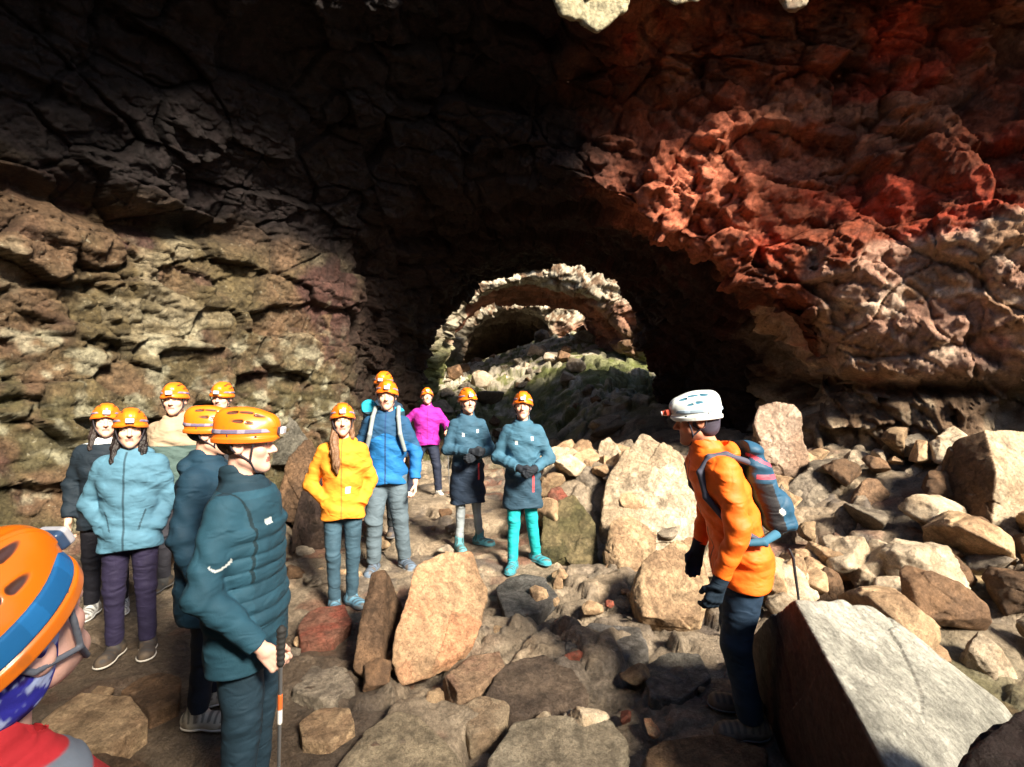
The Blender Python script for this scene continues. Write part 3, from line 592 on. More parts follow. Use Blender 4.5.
# loose stones: individuals copied from a dozen shapes
bases = []
rgn = np.random.RandomState(7)
for k in range(14):
    pts = rgn.normal(size=(12, 3)); pts /= np.linalg.norm(pts, axis=1, keepdims=True); pts *= np.array([.5, .42, .34]) * rgn.uniform(.8, 1.15, 3)
    v, f, cid, q_ = rock_geo(pts, 5, 70, .06, 100 + k, 7)
    pp = [TAN, PALE, GREY, TAN, BROWN, PALE, TAN, PINK, GREY, TAN, REDR, BROWN, PALE, GREY][k]
    cc = rock_col(v, q_, cid, np.array(pp[0]) * 1.25, np.array(pp[1]) * 1.2, k)
    bases.append((v, f, cc))
stone_mesh = []
def stone(x, y, s, k, rot, label, group, lift=.25):
    if len(stone_mesh) <= k or stone_mesh[k] is None:
        o = mesh_obj('stone', bases[k][0], bases[k][1], M_RUB, None, bases[k][2]); stone_mesh[k] = o
    else:
        o = stone_mesh[k].copy(); COL.objects.link(o)
    o.location = (x, y, float(floor_h(x, y, False)[0]) + s * lift); o.scale = (s, s, s); o.rotation_euler = rot
    return tag(o, label, 'stone', group)
stone_mesh = [None] * 14
CNAME = ['tan', 'pale', 'grey', 'sandy', 'brown', 'whitish', 'buff', 'pinkish', 'dull grey', 'light tan', 'reddish', 'dark brown', 'cream', 'slate grey']
LAND = {'the feet of the guide': (1.2, 2.6), 'the huge tilted slab': (1.6, 2.2), 'the big orange tan boulder': (-.5, 3.4), 'the golden tan boulder': (1.25, 3.9), 'the biggest pale boulder': (1.7, 5.4), 'the upright pinkish rock': (3.35, 5.9),
        'the great brown block': (4.6, 4.7), 'the long rounded boulder': (3.5, 3.9), 'the person in turquoise trousers': (.1, 4.95), 'the woman in yellow': (-1.4, 4.0), 'the man in bright blue': (-1.2, 4.7), 'the person in purple': (-1.45, 8.1),
        'the woman in light blue': (-2.6, 3.3), 'the man in the quilted vest': (-1.15, 2.1), 'the smooth buff slab': (.2, 2.6), 'the olive boulder': (.65, 5.2), 'the speckled grey boulder': (3.45, 5.4), 'the first tunnel arch': (.5, 12), 'the second tunnel arch': (.6, 15.5), 'the farthest tunnel arch': (0, 19.5), 'the rugged yellowish boulder': (1.15, 4.8)}
used_labels = {}
def stone_label(x, y, s, k, sm, lg, where):
    siz = ['tiny', 'small', 'middling', 'large'][min(3, int(4 * (s - sm) / (lg - sm) * .999))]
    for nm, (a, b) in sorted(LAND.items(), key=lambda t: math.hypot(x - t[1][0], y - t[1][1])):
        dx, dy = x - a, y - b
        rel = ('to the right of' if dx > 0 else 'to the left of') if abs(dx) > abs(dy) else ('behind' if dy > 0 else 'in front of')
        t = '%s %s stone %s %s %s' % (siz, CNAME[k], where, rel, nm)
        if t not in used_labels: break
    used_labels[t] = 1
    return t
def scatter(n, fn, smin_, smax_, ks, where, group, seed, lift=.2):
    rg = random.Random(seed); done = 0; tries = 0
    while done < n and tries < n * 20:
        tries += 1; x, y = fn(rg)
        if min(math.hypot(x - a, y - b) for a, b in people_xy) < .26: continue
        s = smin_ + (smax_ - smin_) * rg.random() ** 1.6; k = rg.choice(ks)
        stone(x, y, s, k, (rg.uniform(-.5, .5), rg.uniform(-.5, .5), rg.uniform(0, 6.3)), stone_label(x, y, s, k, smin_, smax_, where), group, lift); done += 1
scatter(104, lambda r: (lambda y: (r.uniform(1.6 if y > 4.4 else 2.1, y * 1.02 + .5), y))(r.uniform(3.1, 6.3)), .22, .78, [0, 1, 2, 3, 4, 5, 6, 8, 9, 12], 'on the bank', 'stones heaped along the right wall', 1, .3)
scatter(50, lambda r: (r.uniform(-.6, 1.5), r.uniform(2.5, 4.7)), .07, .26, [0, 1, 2, 3, 5, 6, 9, 7, 10, 13], 'on the path', 'small stones on the path', 2)
scatter(36, lambda r: (r.uniform(.2, 1.7), r.uniform(5.2, 7.2)), .25, .62, [0, 1, 3, 5, 6, 8, 12], 'in the pile', 'stones piled behind the people in long coats', 3, .3)
scatter(52, lambda r: (r.uniform(-3.0, -.6), r.uniform(2.4, 6.8)), .08, .30, [0, 3, 4, 8, 9, 11, 13], 'on the ground', 'stones around the group', 4)
scatter(60, lambda r: (r.uniform(-2.3, 2.9), r.uniform(10.5, 21)), .35, 1.15, [2, 4, 8, 11, 13, 1], 'on the far slope', 'rocks on the tunnel rubble slope', 5, .2)
print('rocks', round(time.time() - T0, 1))
# ------------------------------------------------------------------ people
def rotz(a): c_, s_ = math.cos(a), math.sin(a); return np.array([[c_, -s_, 0], [s_, c_, 0], [0, 0, 1]])
def rotx(a): c_, s_ = math.cos(a), math.sin(a); return np.array([[1, 0, 0], [0, c_, -s_], [0, s_, c_]])
def head_sdf(q, fem=False):
    """q in the head's own frame: face towards -y, origin between the ears"""
    d = ell(q, (0, .018, .035), (.076, .096, .085))
    d = smin(d, ell(q, (0, -.030, -.035), (.060, .062, .082)), .03)
    d = smin(d, rc(q, (-.045, -.005, -.062), (0, -.072, -.098), .024, .019), .03)
    d = smin(d, rc(q, (.045, -.005, -.062), (0, -.072, -.098), .024, .019), .03)
    d = smin(d, rc(q, (-.032, -.080, .030), (.032, -.080, .030), .011, .011), .018)
    for s in (-1, 1):
        d = smin(d, ell(q, (s * .040, -.062, -.022), (.022, .022, .022)), .02)
        d = smax(d, -(np.linalg.norm(q - np.array([s * .030, -.106, .010]), axis=1) - .017), .012)
        d = smin(d, np.linalg.norm(q - np.array([s * .030, -.077, .010]), axis=1) - .0125, .003)
        d = smin(d, ell(q, (s * .079, .012, -.004), (.011, .024, .033)), .008)
        d = smax(d, -ell(q, (s * .090, .006, -.001), (.008, .012, .018)), .006)
    d = smin(d, rc(q, (0, -.090, .014), (0, -.114, -.022), .008, .0125), .012)
    for s in (-1, 1): d = smin(d, np.linalg.norm(q - np.array([s * .012, -.100, -.028]), axis=1) - .0085, .008)
    d = smin(d, rc(q, (-.017, -.087, -.053), (.017, -.087, -.053), .0065, .0065), .008)
    d = smin(d, rc(q, (-.015, -.085, -.066), (.015, -.085, -.066), .0075, .0075), .008)
    d = smax(d, -rc(q, (-.022, -.097, -.0595), (.022, -.097, -.0595), .003, .003), .003)
    return d
def head_col(q, skin, hairc, lip=(.42, .16, .13)):
    c_ = np.tile(np.array(skin, float), (len(q), 1))
    fr = q[:, 1] < -.05
    for s in (-1, 1):
        e = np.linalg.norm((q - np.array([s * .030, -.088, .010])) * np.array([1, 1, 1.7]), axis=1)
        c_[(e < .013) & fr] = (.55, .52, .48); c_[(e < .0075) & fr] = (.03, .02, .015)
        e2 = np.abs(q[:, 2] - .031 + 3.5 * (np.abs(q[:, 0]) - .03) ** 2 * 8) < .0045
        c_[e2 & fr & (np.abs(q[:, 0] - s * .031) < .017)] = np.array(hairc) * .8 + np.array(skin) * .15
    lp = (np.abs(q[:, 2] + .060) < .0115) & (np.abs(q[:, 0]) < .023) & (q[:, 1] < -.080); c_[lp] = lip
    ch = np.exp(-(((np.abs(q[:, 0]) - .045) / .02) ** 2 + ((q[:, 2] + .025) / .022) ** 2)) * fr
    return c_ + ch[:, None] * np.array([.06, -.02, -.02])
def hand_sdf(q, w_, d_, n_, side, curl=.6, infl=0.):
    d_ = nrm(d_); n_ = np.asarray(n_, float); n_ = nrm(n_ - d_ * (n_ @ d_)); s_ = np.cross(d_, n_) * side
    r = None; w_ = np.asarray(w_, float)
    def add(a, b, ra, rb):
        nonlocal r
        x = rc(q, a, b, ra + infl, rb + infl); r = x if r is None else smin(r, x, .007)
    for i in range(4):
        k = w_ + d_ * (.088 - .004 * abs(i - 1)) + s_ * (i - 1.5) * .0205
        add(w_ + s_ * (i - 1.5) * .012, k, .016, .0125)
        L_ = (.92, 1, .94, .76)[i]; a = curl * .9; p0 = k
        for ln, rr_, ca_ in ((.042, .0098, .9), (.026, .0088, 1.2), (.021, .0078, .8)):
            p1 = p0 + (d_ * math.cos(a) + n_ * math.sin(a)) * ln * L_; add(p0, p1, rr_, rr_ - .001); p0 = p1; a += curl * ca_
    t0 = w_ + d_ * .022 - s_ * .022; v = nrm(d_ * .65 - s_ * .55 + n_ * .45); t1 = t0 + v * .045; t2 = t1 + nrm(d_ * .8 + n_ * .6 + s_ * .1 * curl) * .034
    add(t0, t1, .015, .0115); add(t1, t2, .011, .009); add(w_ - d_ * .03, w_ + d_ * .01, .026, .021)
    return r
def fold(p, f=1.0, s=0):
    return (np.sin(p[:, 2] * 38 * f + 2.2 * np.sin(p[:, 0] * 13 + s) + 2 * np.sin(p[:, 1] * 11 + s * 2)) * .5 + .5 * np.sin(p[:, 0] * 31 * f + p[:, 2] * 24 + 1.7 * np.sin(p[:, 2] * 17 + s * 3)))
TORSO = dict(z=[.60, .80, .93, 1.05, 1.20, 1.32, 1.40, 1.455, 1.50],
             a=[.168, .165, .160, .148, .158, .170, .160, .112, .058],
             b=[.118, .122, .120, .108, .112, .116, .104, .085, .053])
def torso_sdf(p, g=0., wide=1., zb=.6):
    a = np.interp(p[:, 2], TORSO['z'], TORSO['a']) * wide + g; b = np.interp(p[:, 2], TORSO['z'], TORSO['b']) * (wide * .5 + .5) + g
    k = np.sqrt((p[:, 0] / a) ** 2 + (p[:, 1] / b) ** 2)
    d = (k - 1) * np.minimum(a, b) * .92
    return smax(d, np.maximum(zb - p[:, 2], p[:, 2] - 1.50 - g), .03)
def helmet_sdf(q):
    """helmet in the head frame"""
    tilt = .12; zz = q[:, 2] + tilt * q[:, 1]
    o = ell(q, (0, .012, .040), (.102, .131, .122))
    o = smin(o, rc(q, (0, -.075, .100), (0, .095, .105), .045, .045), .04)
    lip = np.abs(np.sqrt((q[:, 0] / .104) ** 2 + ((q[:, 1] - .012) / .134) ** 2) - 1) * .104 - .004
    lip = smax(lip, np.abs(zz - .026) - .010, .004)
    d = smax(o, .018 - zz, .008)
    d = smin(d, lip, .012)
    d = smax(d, -ell(q, (0, .012, .015), (.086, .114, .070)), .006)
    d = smax(d, -rc(q, (0, -.2, -.02), (0, .2, .0), .055, .05), .01)
    return d
VENTS = [(s, y0, y1, x_, z_) for s in (-1, 1) for (y0, y1, x_, z_) in ((-.072, -.036, .052, .140), (-.018, .026, .055, .150), (.044, .080, .052, .140), (-.050, -.012, .085, .108), (.012, .055, .086, .110))]
def helmet_v(q):
    d = helmet_sdf(q)
    for s, y0, y1, x_, z_ in VENTS: d = smax(d, -rc(q, (s * x_, y0, z_), (s * (x_ + .004), y1, z_), .0085, .0085), .004)
    ridge = np.minimum(np.abs(np.abs(q[:, 0]) - .034) - .004, .02); return d - .0025 * np.exp(-(ridge / .006) ** 2) * (q[:, 2] > .09)
def helmet_col(q, base, dark, strapc=None):
    c_ = np.tile(np.array(base, float), (len(q), 1))
    for s, y0, y1, x_, z_ in VENTS:
        a = np.array([s * x_, y0, z_]); b = np.array([s * (x_ + .004), y1, z_])
        c_ = mix(c_, np.array(dark), sstep(.0012, -.0004, rc(q, a, b, .0096, .0096)))  # shadow inside the shallow vents painted as dark colour
    c_ = mix(c_, np.array(dark), sstep(.001, -.001, ell(q, (0, .012, .040), (.097, .126, .117))))
    return mix(c_, c_ * .55 + np.array([.05, .035, .02]), .5 * sstep(.25, .5, fbm(q * 38, 3, 7)) + .35 * sstep(.03, .0, q[:, 2] - .02))
def band_sdf(q, off=.0035, hw=.010, zc=.062):
    o = ell(q, (0, .012, .040), (.102 + off, .131 + off, .122 + off)); i_ = ell(q, (0, .012, .040), (.100, .129, .120))
    return smax(smax(o, -i_, .001), np.abs(q[:, 2] + .12 * q[:, 1] - zc) - hw, .003)
HEL = {}
def helmet(parent, Mh, style, near=False):
    """style: orange / white / banded"""
    key = (style, near)
    if key not in HEL:
        h = .0018 if near else .004
        base = {'orange': (.92, .20, .010), 'banded': (.95, .22, .008), 'white': (.72, .78, .78)}[style]
        dark = {'orange': (.10, .035, .02), 'banded': (.09, .04, .03), 'white': (.05, .16, .24)}[style]
        parts = []
        v, f = mesh_sdf(helmet_v, (-.135, -.165, -.01), (.135, .175, .175), h); parts.append(('shell', v, f, M_PLAS, helmet_col(v, base, dark)))
        bc = {'orange': (.16, .14, .24), 'banded': (.015, .16, .42), 'white': (.25, .33, .42)}[style]
        if style == 'banded': bf = lambda q: band_sdf(q, .006, .017, .058)
        else: bf = lambda q: band_sdf(q, .004, .009, .066)
        v, f = mesh_sdf(bf, (-.135, -.165, .0), (.135, .175, .13), min(h, .0035)); cc = np.tile(bc, (len(v), 1))
        st = np.sin(np.arctan2(v[:, 0], v[:, 1]) * 7) > .55; cc[st] = np.array(bc) * (1.6 if style != 'banded' else 1.25)
        if style == 'orange': cc[st] = (.30, .27, .36)
        parts.append(('headlamp_strap', v, f, M_STRAP, cc))
        ly = -.172 if style == 'white' else -.140
        def lf(q): return smin(rbox(q, (0, -.134, .078), (.026, .014, .017), .007), smax(rc(q, (0, -.130, .078), (0, ly, .078), .015, .013), ly - q[:, 1], .003), .006)
        v, f = mesh_sdf(lf, (-.04, -.20, .045), (.04, -.105, .11), .0025 if near else .0035)
        lc = np.tile({'orange': (.06, .05, .08), 'banded': (.05, .10, .2), 'white': (.6, .10, .06)}[style], (len(v), 1)).astype(float); lc[v[:, 1] < ly + .006] = (.65, .66, .7)
        parts.append(('headlamp', v, f, M_PLAS, lc))
        def cs(q):
            d = None
            for s in (-1, 1):
                pts = [(s * .088, -.055, .050), (s * .080, -.045, -.01), (s * .066, -.040, -.062), (s * .030, -.058, -.112), (0, -.070, -.120)]
                pt2 = [(s * .094, .055, .045), (s * .088, .030, -.015), (s * .066, -.040, -.062)]
                for L_ in (pts, pt2):
                    for a, b in zip(L_[:-1], L_[1:]):
                        x = rc(q, a, b, .0048, .0048); d = x if d is None else np.minimum(d, x)
            return d
        v, f = mesh_sdf(cs, (-.11, -.1, -.14), (.11, .08, .07), .0032)
        parts.append(('chin_strap', v, f, M_STRAP, {'orange': (.035, .03, .04), 'banded': (.16, .18, .22), 'white': (.04, .04, .06)}[style]))
        HEL[key] = parts
        me = []
    root = None
    for i, (nm, v, f, m, c_) in enumerate(HEL[key]):
        if isinstance(v, bpy.types.Object): o = v.copy(); COL.objects.link(o)
        else: o = mesh_obj(nm, v, f, m, None, c_); HEL[key][i] = (nm, o, f, m, c_)
        if i == 0: o.name = 'helmet'; root = o; o.parent = parent; o.matrix_local = Mh
        else: o.parent = root; o.matrix_local = Matrix()
    return root
def mk(name, fn, lo, hi, h, mat, parent, colf, crease=0.):
    v, f = mesh_sdf(fn, lo, hi, h)
    if crease:
        n = np.zeros_like(v); fn_ = np.cross(v[f[:, 2]] - v[f[:, 0]], v[f[:, 3]] - v[f[:, 1]])
        for k in range(4): np.add.at(n, f[:, k], fn_)
        n /= np.linalg.norm(n, axis=1, keepdims=True) + 1e-12; sd_ = (hash(name) % 7) + len(v) % 13
        w_ = v + .05 * np.stack([vnoise(v * 6, sd_), vnoise(v * 6, sd_ + 1), vnoise(v * 6, sd_ + 2)], 1)
        dg_ = w_ @ np.array([[1, 0, .35], [0, 1, .2], [-.35, -.2, 1]]); r_ = .9 * vnoise(dg_ * np.array([5, 5, 14]), sd_ + 7) + .55 * vnoise(dg_ * np.array([8, 8, 30]), sd_ + 3) - .35 * np.exp(-(vnoise(dg_ * np.array([9, 9, 22]), sd_ + 4) / .12) ** 2)
        if callable(colf): cl = colf(v)
        else: cl = colf
        return mesh_obj(name, v + n * (crease * r_)[:, None], f, mat, parent, cl)
    return mesh_obj(name, v, f, mat, parent, colf(v) if callable(colf) else colf)
def person(x, y, yaw, H, label, jc, tc, group=None, arms=None, legs=None, head=(0, 0), hem=.80, loose=.018, skin=(.72, .42, .31), hairc=(.05, .03, .02),
           glove=None, shoe=(.05, .05, .06), sole=(.12, .12, .12), helm='orange', lean=0., res=.007, jacket_col=None, hood=True, hair=None, curl=.6,
           collar=True, fat=1., near=False, jmat=None, extra=None, quilt=False, zf=None, legw=1., flare=0., tmat=None, headoff=(0, 0, 0), palm=None, pants=True, hands_out=('R', 'L')):
    s = H / 1.78
    z0 = gz(x, y) if zf is None else zf
    arms = arms or {}; legs = legs or {}
    hp = np.array([0, -.012 - lean * .62, 1.655]) + np.array(headoff); Rh = rotz(R(head[0])) @ rotx(R(head[1]))
    warp = lambda p: p + np.stack([np.zeros(len(p)), lean * np.clip(p[:, 2] - .95, 0, .8) , np.zeros(len(p))], 1) if lean else p
    J = {}
    for sd, nm in ((-1, 'R'), (1, 'L')):
        sh = np.array([sd * .168 * fat, .012 - lean * .45, 1.405])
        e, w_ = arms.get(nm, ((sd * .235, .035, 1.12), (sd * .235, -.05, .87)))
        hip = np.array([sd * .085, .0, .90]); k, an, fy = legs.get(nm, ((sd * .095, -.02, .50), (sd * .10, .015, .09), sd * 10))
        J[nm] = (sd, sh, np.array(e, float), np.array(w_, float), hip, np.array(k, float), np.array(an, float), R(fy))
    C_ = {'s': 1}
    def hands(q, infl=0.):
        r = np.full(len(q), .5)
        for nm in hands_out:
            sd, sh, e, w_, *_ = J[nm]; d_ = nrm(w_ - e); n_ = (palm or {}).get(nm, (-sd, -.15, .05))
            x_ = cull(q, w_ + d_ * .08, .17, lambda u: hand_sdf(u, w_ + d_ * .035, d_, n_, sd, curl, infl)); r = x_ if r is None else np.minimum(r, x_)
        return r
    def foot_sdf(q, nm, g=0.):
        sd, sh, e, w_, hip, k, an, fy = J[nm]; f_ = np.array([math.sin(fy) , -math.cos(fy), 0])
        b = an * np.array([1, 1, 0]); zb = an[2] - .09
        d = rc(q, b - f_ * .045 + (0, 0, zb + .050), b + f_ * .150 + (0, 0, zb + .034), .042 + g, .040 + g)
        d = smin(d, ell(q, b + f_ * .115 + (0, 0, zb + .035), (.048 + g, .06 + g, .034 + g), rotz(fy)), .02)
        d = smin(d, rc(q, b + (0, 0, zb + .05) - f_ * .01, b + (0, 0, zb + .15), .045 + g, .044 + g), .03)
        return smax(d, zb + .012 - q[:, 2], .006)
    def body(p_):
        p = p_ / s; pw = warp(p)
        d = torso_sdf(pw, -.03, fat, .88)
        for nm in ('R', 'L'):
            sd, sh, e, w_, hip, k, an, fy = J[nm]; dd = nrm(w_ - e)
            d = smin(d, np.minimum(rc(p, sh, e, .038, .030), rc(p, e, w_ + dd * (.04 if nm in hands_out else -.06), .030, .024)), .03)
            d = smin(d, np.minimum(rc(p, hip, k, .055, .040), rc(p, k, an, .040, .032)), .03)
            d = smin(d, smax(rc(p, an - (0, 0, .03), an + np.array([math.sin(fy), -math.cos(fy), 0]) * .13 - (0, 0, .05), .033, .026), -p[:, 2] + .02, .01), .02)
        d = smin(d, hands(p), .008)
        d = smin(d, rc(p, (0, .02 - lean * .48, 1.42), hp + (0, .02, -.05), .060, .054), .02)
        hd = cull(p, hp, .17, lambda u: head_sdf((u - hp) @ Rh))
        return smin(d, hd, .015) * s
    lo = [-.55, -.5, -.02]; hi = [.55, .5, 1.86]
    allp = np.array([j_ for nm in J for j_ in J[nm][1:7]]); lo = (np.minimum(allp.min(0) - .20, hp - .16) * s); hi = (np.maximum(allp.max(0) + .20, hp + .17) * s); lo[2] = -.05
    def bcol(v):
        q = (v / s - hp) @ Rh; c_ = np.tile(np.array(skin, float), (len(v), 1)); m = np.linalg.norm(q, axis=1) < .16
        c_[m] = head_col(q[m], skin, hairc); return c_
    o = mk('person', body, lo, hi, res, M_SKIN, None, bcol)
    o.location = (x, y, z0); o.rotation_euler = (0, 0, R(yaw)); tag(o, label, 'person', group)
    # jacket
    g = loose
    def jacket(p_):
        p = p_ / s; pw = warp(p)
        fl = flare * np.clip(1.0 - pw[:, 2], 0, 1)
        t = torso_sdf(pw, g, fat, .2) if not flare else torso_sdf(pw / np.stack([1 + fl, 1 + fl, np.ones(len(p))], 1), g, fat, .2)
        t = t - (.007 * fold(p, .55, 1) + .004 * fold(p, 1.2, 4)) * (1 - .7 * quilt)
        if quilt: t = t - .010 * np.abs(np.sin(p[:, 2] * 52 + .25 * np.sin(p[:, 1] * 20))) ** .5 * ((p[:, 2] < 1.33) & (p[:, 2] > .9))
        t = smax(t, hem - pw[:, 2] + .012 * np.sin(p[:, 0] * 15 + 1), .012)
        for nm in ('R', 'L'):
            sd, sh, e, w_, *_ = J[nm]; dd = nrm(w_ - e); ad = nrm(e - sh)
            ta = (p - sh) @ ad; tb = (p - e) @ dd
            up = rc(p, sh - (sd * .02, 0, 0), e, .056 + g * .5, .046 + g * .55) - .0045 * np.sin(ta * 55 + 2 * np.sin(p[:, 1] * 30 + sd)) * np.clip(ta * 5, 0, 1)
            fo = rc(p, e, w_, .047 + g * .55, .034 + g * .5) - .005 * np.sin(tb * 60 + 2 * np.sin(p[:, 0] * 34 + sd)) * np.exp(-tb * 4)
            fo = smax(fo, (p - w_) @ dd, .008)
            t = smin(t, smin(up, fo, .02), .032)
        if collar:
            cb = np.array([0, .018 - lean * .50, 1.43]); ct = hp + (0, .035, -.115)
            t = smin(t, rc(p, cb, ct, .088, .074), .02)
            t = smax(t, -rc(p, cb + (0, -.012, .03), ct + (0, -.03, .09), .055, .072), .006)
            t = smax(t, (p - ct) @ nrm((0, .25, 1)) - .035, .008)
        if hood:
            hb = np.array([0, .090 - lean * .5, 1.47])
            t = smin(t, smax(ell(p, hb, (.120, .060, .060)), -ell(p, hb + (0, -.045, .06), (.07, .05, .07)), .01) - .004 * fold(p, 1.3, 2), .025)
        return t * s
    jl = lo.copy(); jl[2] = (hem - .05) * s; jl[:2] -= .06
    jh = hi.copy(); jh[2] = 1.62 * s; jh[:2] += .06
    if callable(jacket_col): jcf = lambda v: jacket_col(v / s, J)
    else:
        def jcf(v):
            p = v / s; c_ = np.tile(np.array(jc, float), (len(v), 1)); zp = (np.abs(p[:, 0]) < .006) & (p[:, 1] < 0) & (p[:, 2] < 1.5); c_[zp] = np.array(jc) * .35
            for s_ in (-1, 1): c_[(np.abs(p[:, 0] - s_ * (.10 + .25 * (p[:, 2] - 1.02))) < .005) & (np.abs(p[:, 2] - 1.02) < .07) & (p[:, 1] < 0)] = np.array(jc) * .35
            return c_
    mk('jacket', jacket, jl, jh, res, jmat or M_CLOTH, o, jcf, .0055)
    # trousers
    def trous(p_):
        p = p_ / s
        t = ell(p, (0, .005, .90), (.150 * fat, .112, .13)) - .003 * fold(p, .8, 3)
        for nm in ('R', 'L'):
            sd, sh, e, w_, hip, k, an, fy = J[nm]; ax = nrm(an - k)
            lg = smin(rc(p, hip, k, .092 * legw, .066 * legw), rc(p, k, an, .064 * legw, .054 * legw), .02)
            zz = p[:, 2]; lg = lg - .003 * fold(p, .7, sd) * (.5 + np.exp(-((zz - k[2]) / .1) ** 2) + .8 * np.exp(-((zz - an[2] - .06) / .08) ** 2))
            t = smin(t, smax(lg, (p - an) @ ax + .01, .01), .03)
        return smax(t, p[:, 2] - 1.02, .02) * s
    if pants: mk('trousers', trous, (lo[0], lo[1], -.02), (hi[0], hi[1], 1.08 * s), res, tmat or M_CLOTH, o, tc, .0035)
    for nm in ('R', 'L'):
        if not pants: break
        an = J[nm][6]; a = an * s
        b_o = mk('shoe', lambda p_: foot_sdf(p_ / s, nm, .007) * s, (a[0] - .24, a[1] - .28, a[2] - .10), (a[0] + .24, a[1] + .15, a[2] + .10), min(res, .006), M_SHOE, o,
                 lambda v: mix(mix(np.array(shoe), np.array(shoe) * .3 + .03, (np.sin(v[:, 1] * 190) > .2) & (v[:, 2] > a[2] - .03)), np.array([.11, .08, .055]), .8 * sstep(.05, -.15, (v[:, 2] - a[2] + .05) * 2 + .25 * vnoise(v * 30, 3))))
        mk('sole', lambda p_: smax(foot_sdf(p_ / s, nm, .014), p_[:, 2] / s - (an[2] - .09) - .028, .003) * s, (a[0] - .25, a[1] - .29, a[2] - .11), (a[0] + .25, a[1] + .16, a[2] - .04), min(res, .006), M_SHOE, b_o, sole)
    if glove is not None:
        for nm in ('R', 'L'):
            sd, sh, e, w_, *_ = J[nm]; dd = nrm(w_ - e); n2 = (palm or {}).get(nm, (-sd, -.15, .05)); c0 = (w_ + dd * .08) * s
            mk('glove', lambda p_: smin(hand_sdf(p_ / s, w_ + dd * .035, dd, n2, sd, curl, .0035), rc(p_ / s, w_ - dd * .01, w_ + dd * .04, .040, .036), .01) * s, c0 - .19, c0 + .19, .005, M_CLOTH, o, glove)
    Mh = Matrix.Translation(Vector(hp * s)) @ Matrix(Rh.tolist()).to_4x4() @ Matrix.Scale(s, 4); tl = Matrix.Rotation(R(5 * math.sin(x * 37)), 4, 'X') @ Matrix.Rotation(R(4 * math.sin(y * 23)), 4, 'Y')
    if helm: helmet(o, Mh @ tl, helm, near)
    if hair: # fn in head frame
        hl, hh = np.array(hair[1]), np.array(hair[2])
        v, f = mesh_sdf(hair[0], hl, hh, .004); ho = mesh_obj('hair', v, f, M_HAIR, o, hairc); ho.matrix_local = Mh
    return o, s, hp, Rh, Mh, J
def cap_hair(q):
    d = ell(q, (0, .028, .030), (.082, .100, .088)); d = smax(d, q[:, 2] * -1 - .045 - .0 * q[:, 1], .01)
    return smax(d, -(q[:, 1] + .035 + .4 * np.maximum(0, .02 - q[:, 2])), .01) - .002 * np.sin(q[:, 0] * 300)
SHORT = (cap_hair, (-.1, -.09, -.07), (.1, .15, .14))
def long_hair(strands):
    def fn(q):
        d = ell(q, (0, .028, .020), (.086, .104, .098)); d = smax(d, -(q[:, 1] + .045), .01)
        d = smin(d, smax(ell(q, (0, .03, -.02), (.092, .085, .085)), -(q[:, 1] + .02), .01), .02)
        for pts in strands:
            for (a, ra), (b, rb) in zip(pts[:-1], pts[1:]): d = smin(d, rc(q, a, b, ra, rb), .015)
        return d - .0025 * np.sin(q[:, 0] * 260 + 3 * np.sin(q[:, 2] * 30)) - .002 * np.sin(q[:, 1] * 300)
    return fn
G = 'visitors of the guided cave group'
POCK = lambda sd: ((sd * .265, .05, 1.12), (sd * .14, -.07, .97))
def pole(px, x, y, z1, z0_, dx, dy, label, cat='trekking pole', col=(.2, .2, .22), name='walking_stick'):
    r = bpy.data.objects.new(name, None); COL.objects.link(r); r.location = (x, y, z0_); tag(r, label, cat)
    L_ = z1 - z0_; a = np.array([dx, dy, L_])
    mk('shaft', lambda q: rc(q, (0, 0, .03), a * .9, .0055, .008), (min(0, dx) - .03, min(0, dy) - .03, -.02), (max(0, dx) + .03, max(0, dy) + .03, L_ + .05), .004, M_METAL, r, None)
    mk('grip', lambda q: rc(q, a * .88, a * 1.03, .014, .017) + .0015 * np.sin(q[:, 2] * 300), (dx - .06 - abs(dx) * .2, dy - .06 - abs(dy) * .2, L_ * .8), (dx + .06, dy + .06, L_ * 1.08), .004, M_STRAP, r, (.03, .03, .03))
    mk('basket', lambda q: np.minimum(rbox(q, (0, 0, .05), (.03, .03, .004), .003), rc(q, (0, 0, 0), (0, 0, .05), .004, .007)), (-.05, -.05, -.02), (.05, .05, .08), .004, M_STRAP, r, (.04, .04, .04))
    mk('band', lambda q: rc(q, a * .62, a * .74, .0095, .0095), (-.1 + min(dx, 0), -.1 + min(dy, 0), L_ * .5), (.1 + max(dx, 0), .1 + max(dy, 0), L_ * .85), .004, M_PLAS, r, lambda v: mix(np.array(col), np.array([.8, .8, .78]), (v[:, 2] < L_ * .68) * 1.0))
    return r
# --- guide
def guide_col(p, J):
    c_ = np.tile(np.array([.90, .150, .010]), (len(p), 1)); c_[(np.abs(p[:, 0]) < .006) & (p[:, 1] < 0)] = (.25, .05, .01)
    return c_
def beanie(q):
    d = ell(q, (0, .022, .022), (.084, .104, .092)); d = smin(d, ell(q, (0, .045, -.04), (.074, .066, .055)), .03); return smax(d, -(q[:, 1] + .030 - .35 * (q[:, 2])), .01)
gd, gs, ghp, gR, gM, gJ = person(1.22, 2.56, -97, 1.76, 'guide in bright orange jacket and white helmet, facing the group from the right', (.90, .150, .010), (.012, .030, .062),
    jacket_col=guide_col, arms={'L': ((.245, -.09, 1.12), (.235, -.17, .88)), 'R': ((-.24, -.10, 1.12), (-.22, -.16, .90))}, lean=.32, head=(-6, 8), hem=.79, loose=.022,
    glove=(.010, .022, .04), helm='white', res=.0055, near=True, skin=(.50, .22, .14), jmat=M_SHELL, hood=True, curl=.45, shoe=(.16, .13, .10), fat=1.12, headoff=(0, -.02, -.02), legw=1.15,
    legs={'L': ((.10, -.06, .49), (.10, .02, .09), 8), 'R': ((-.10, -.0, .50), (-.10, .06, .09), -10)})
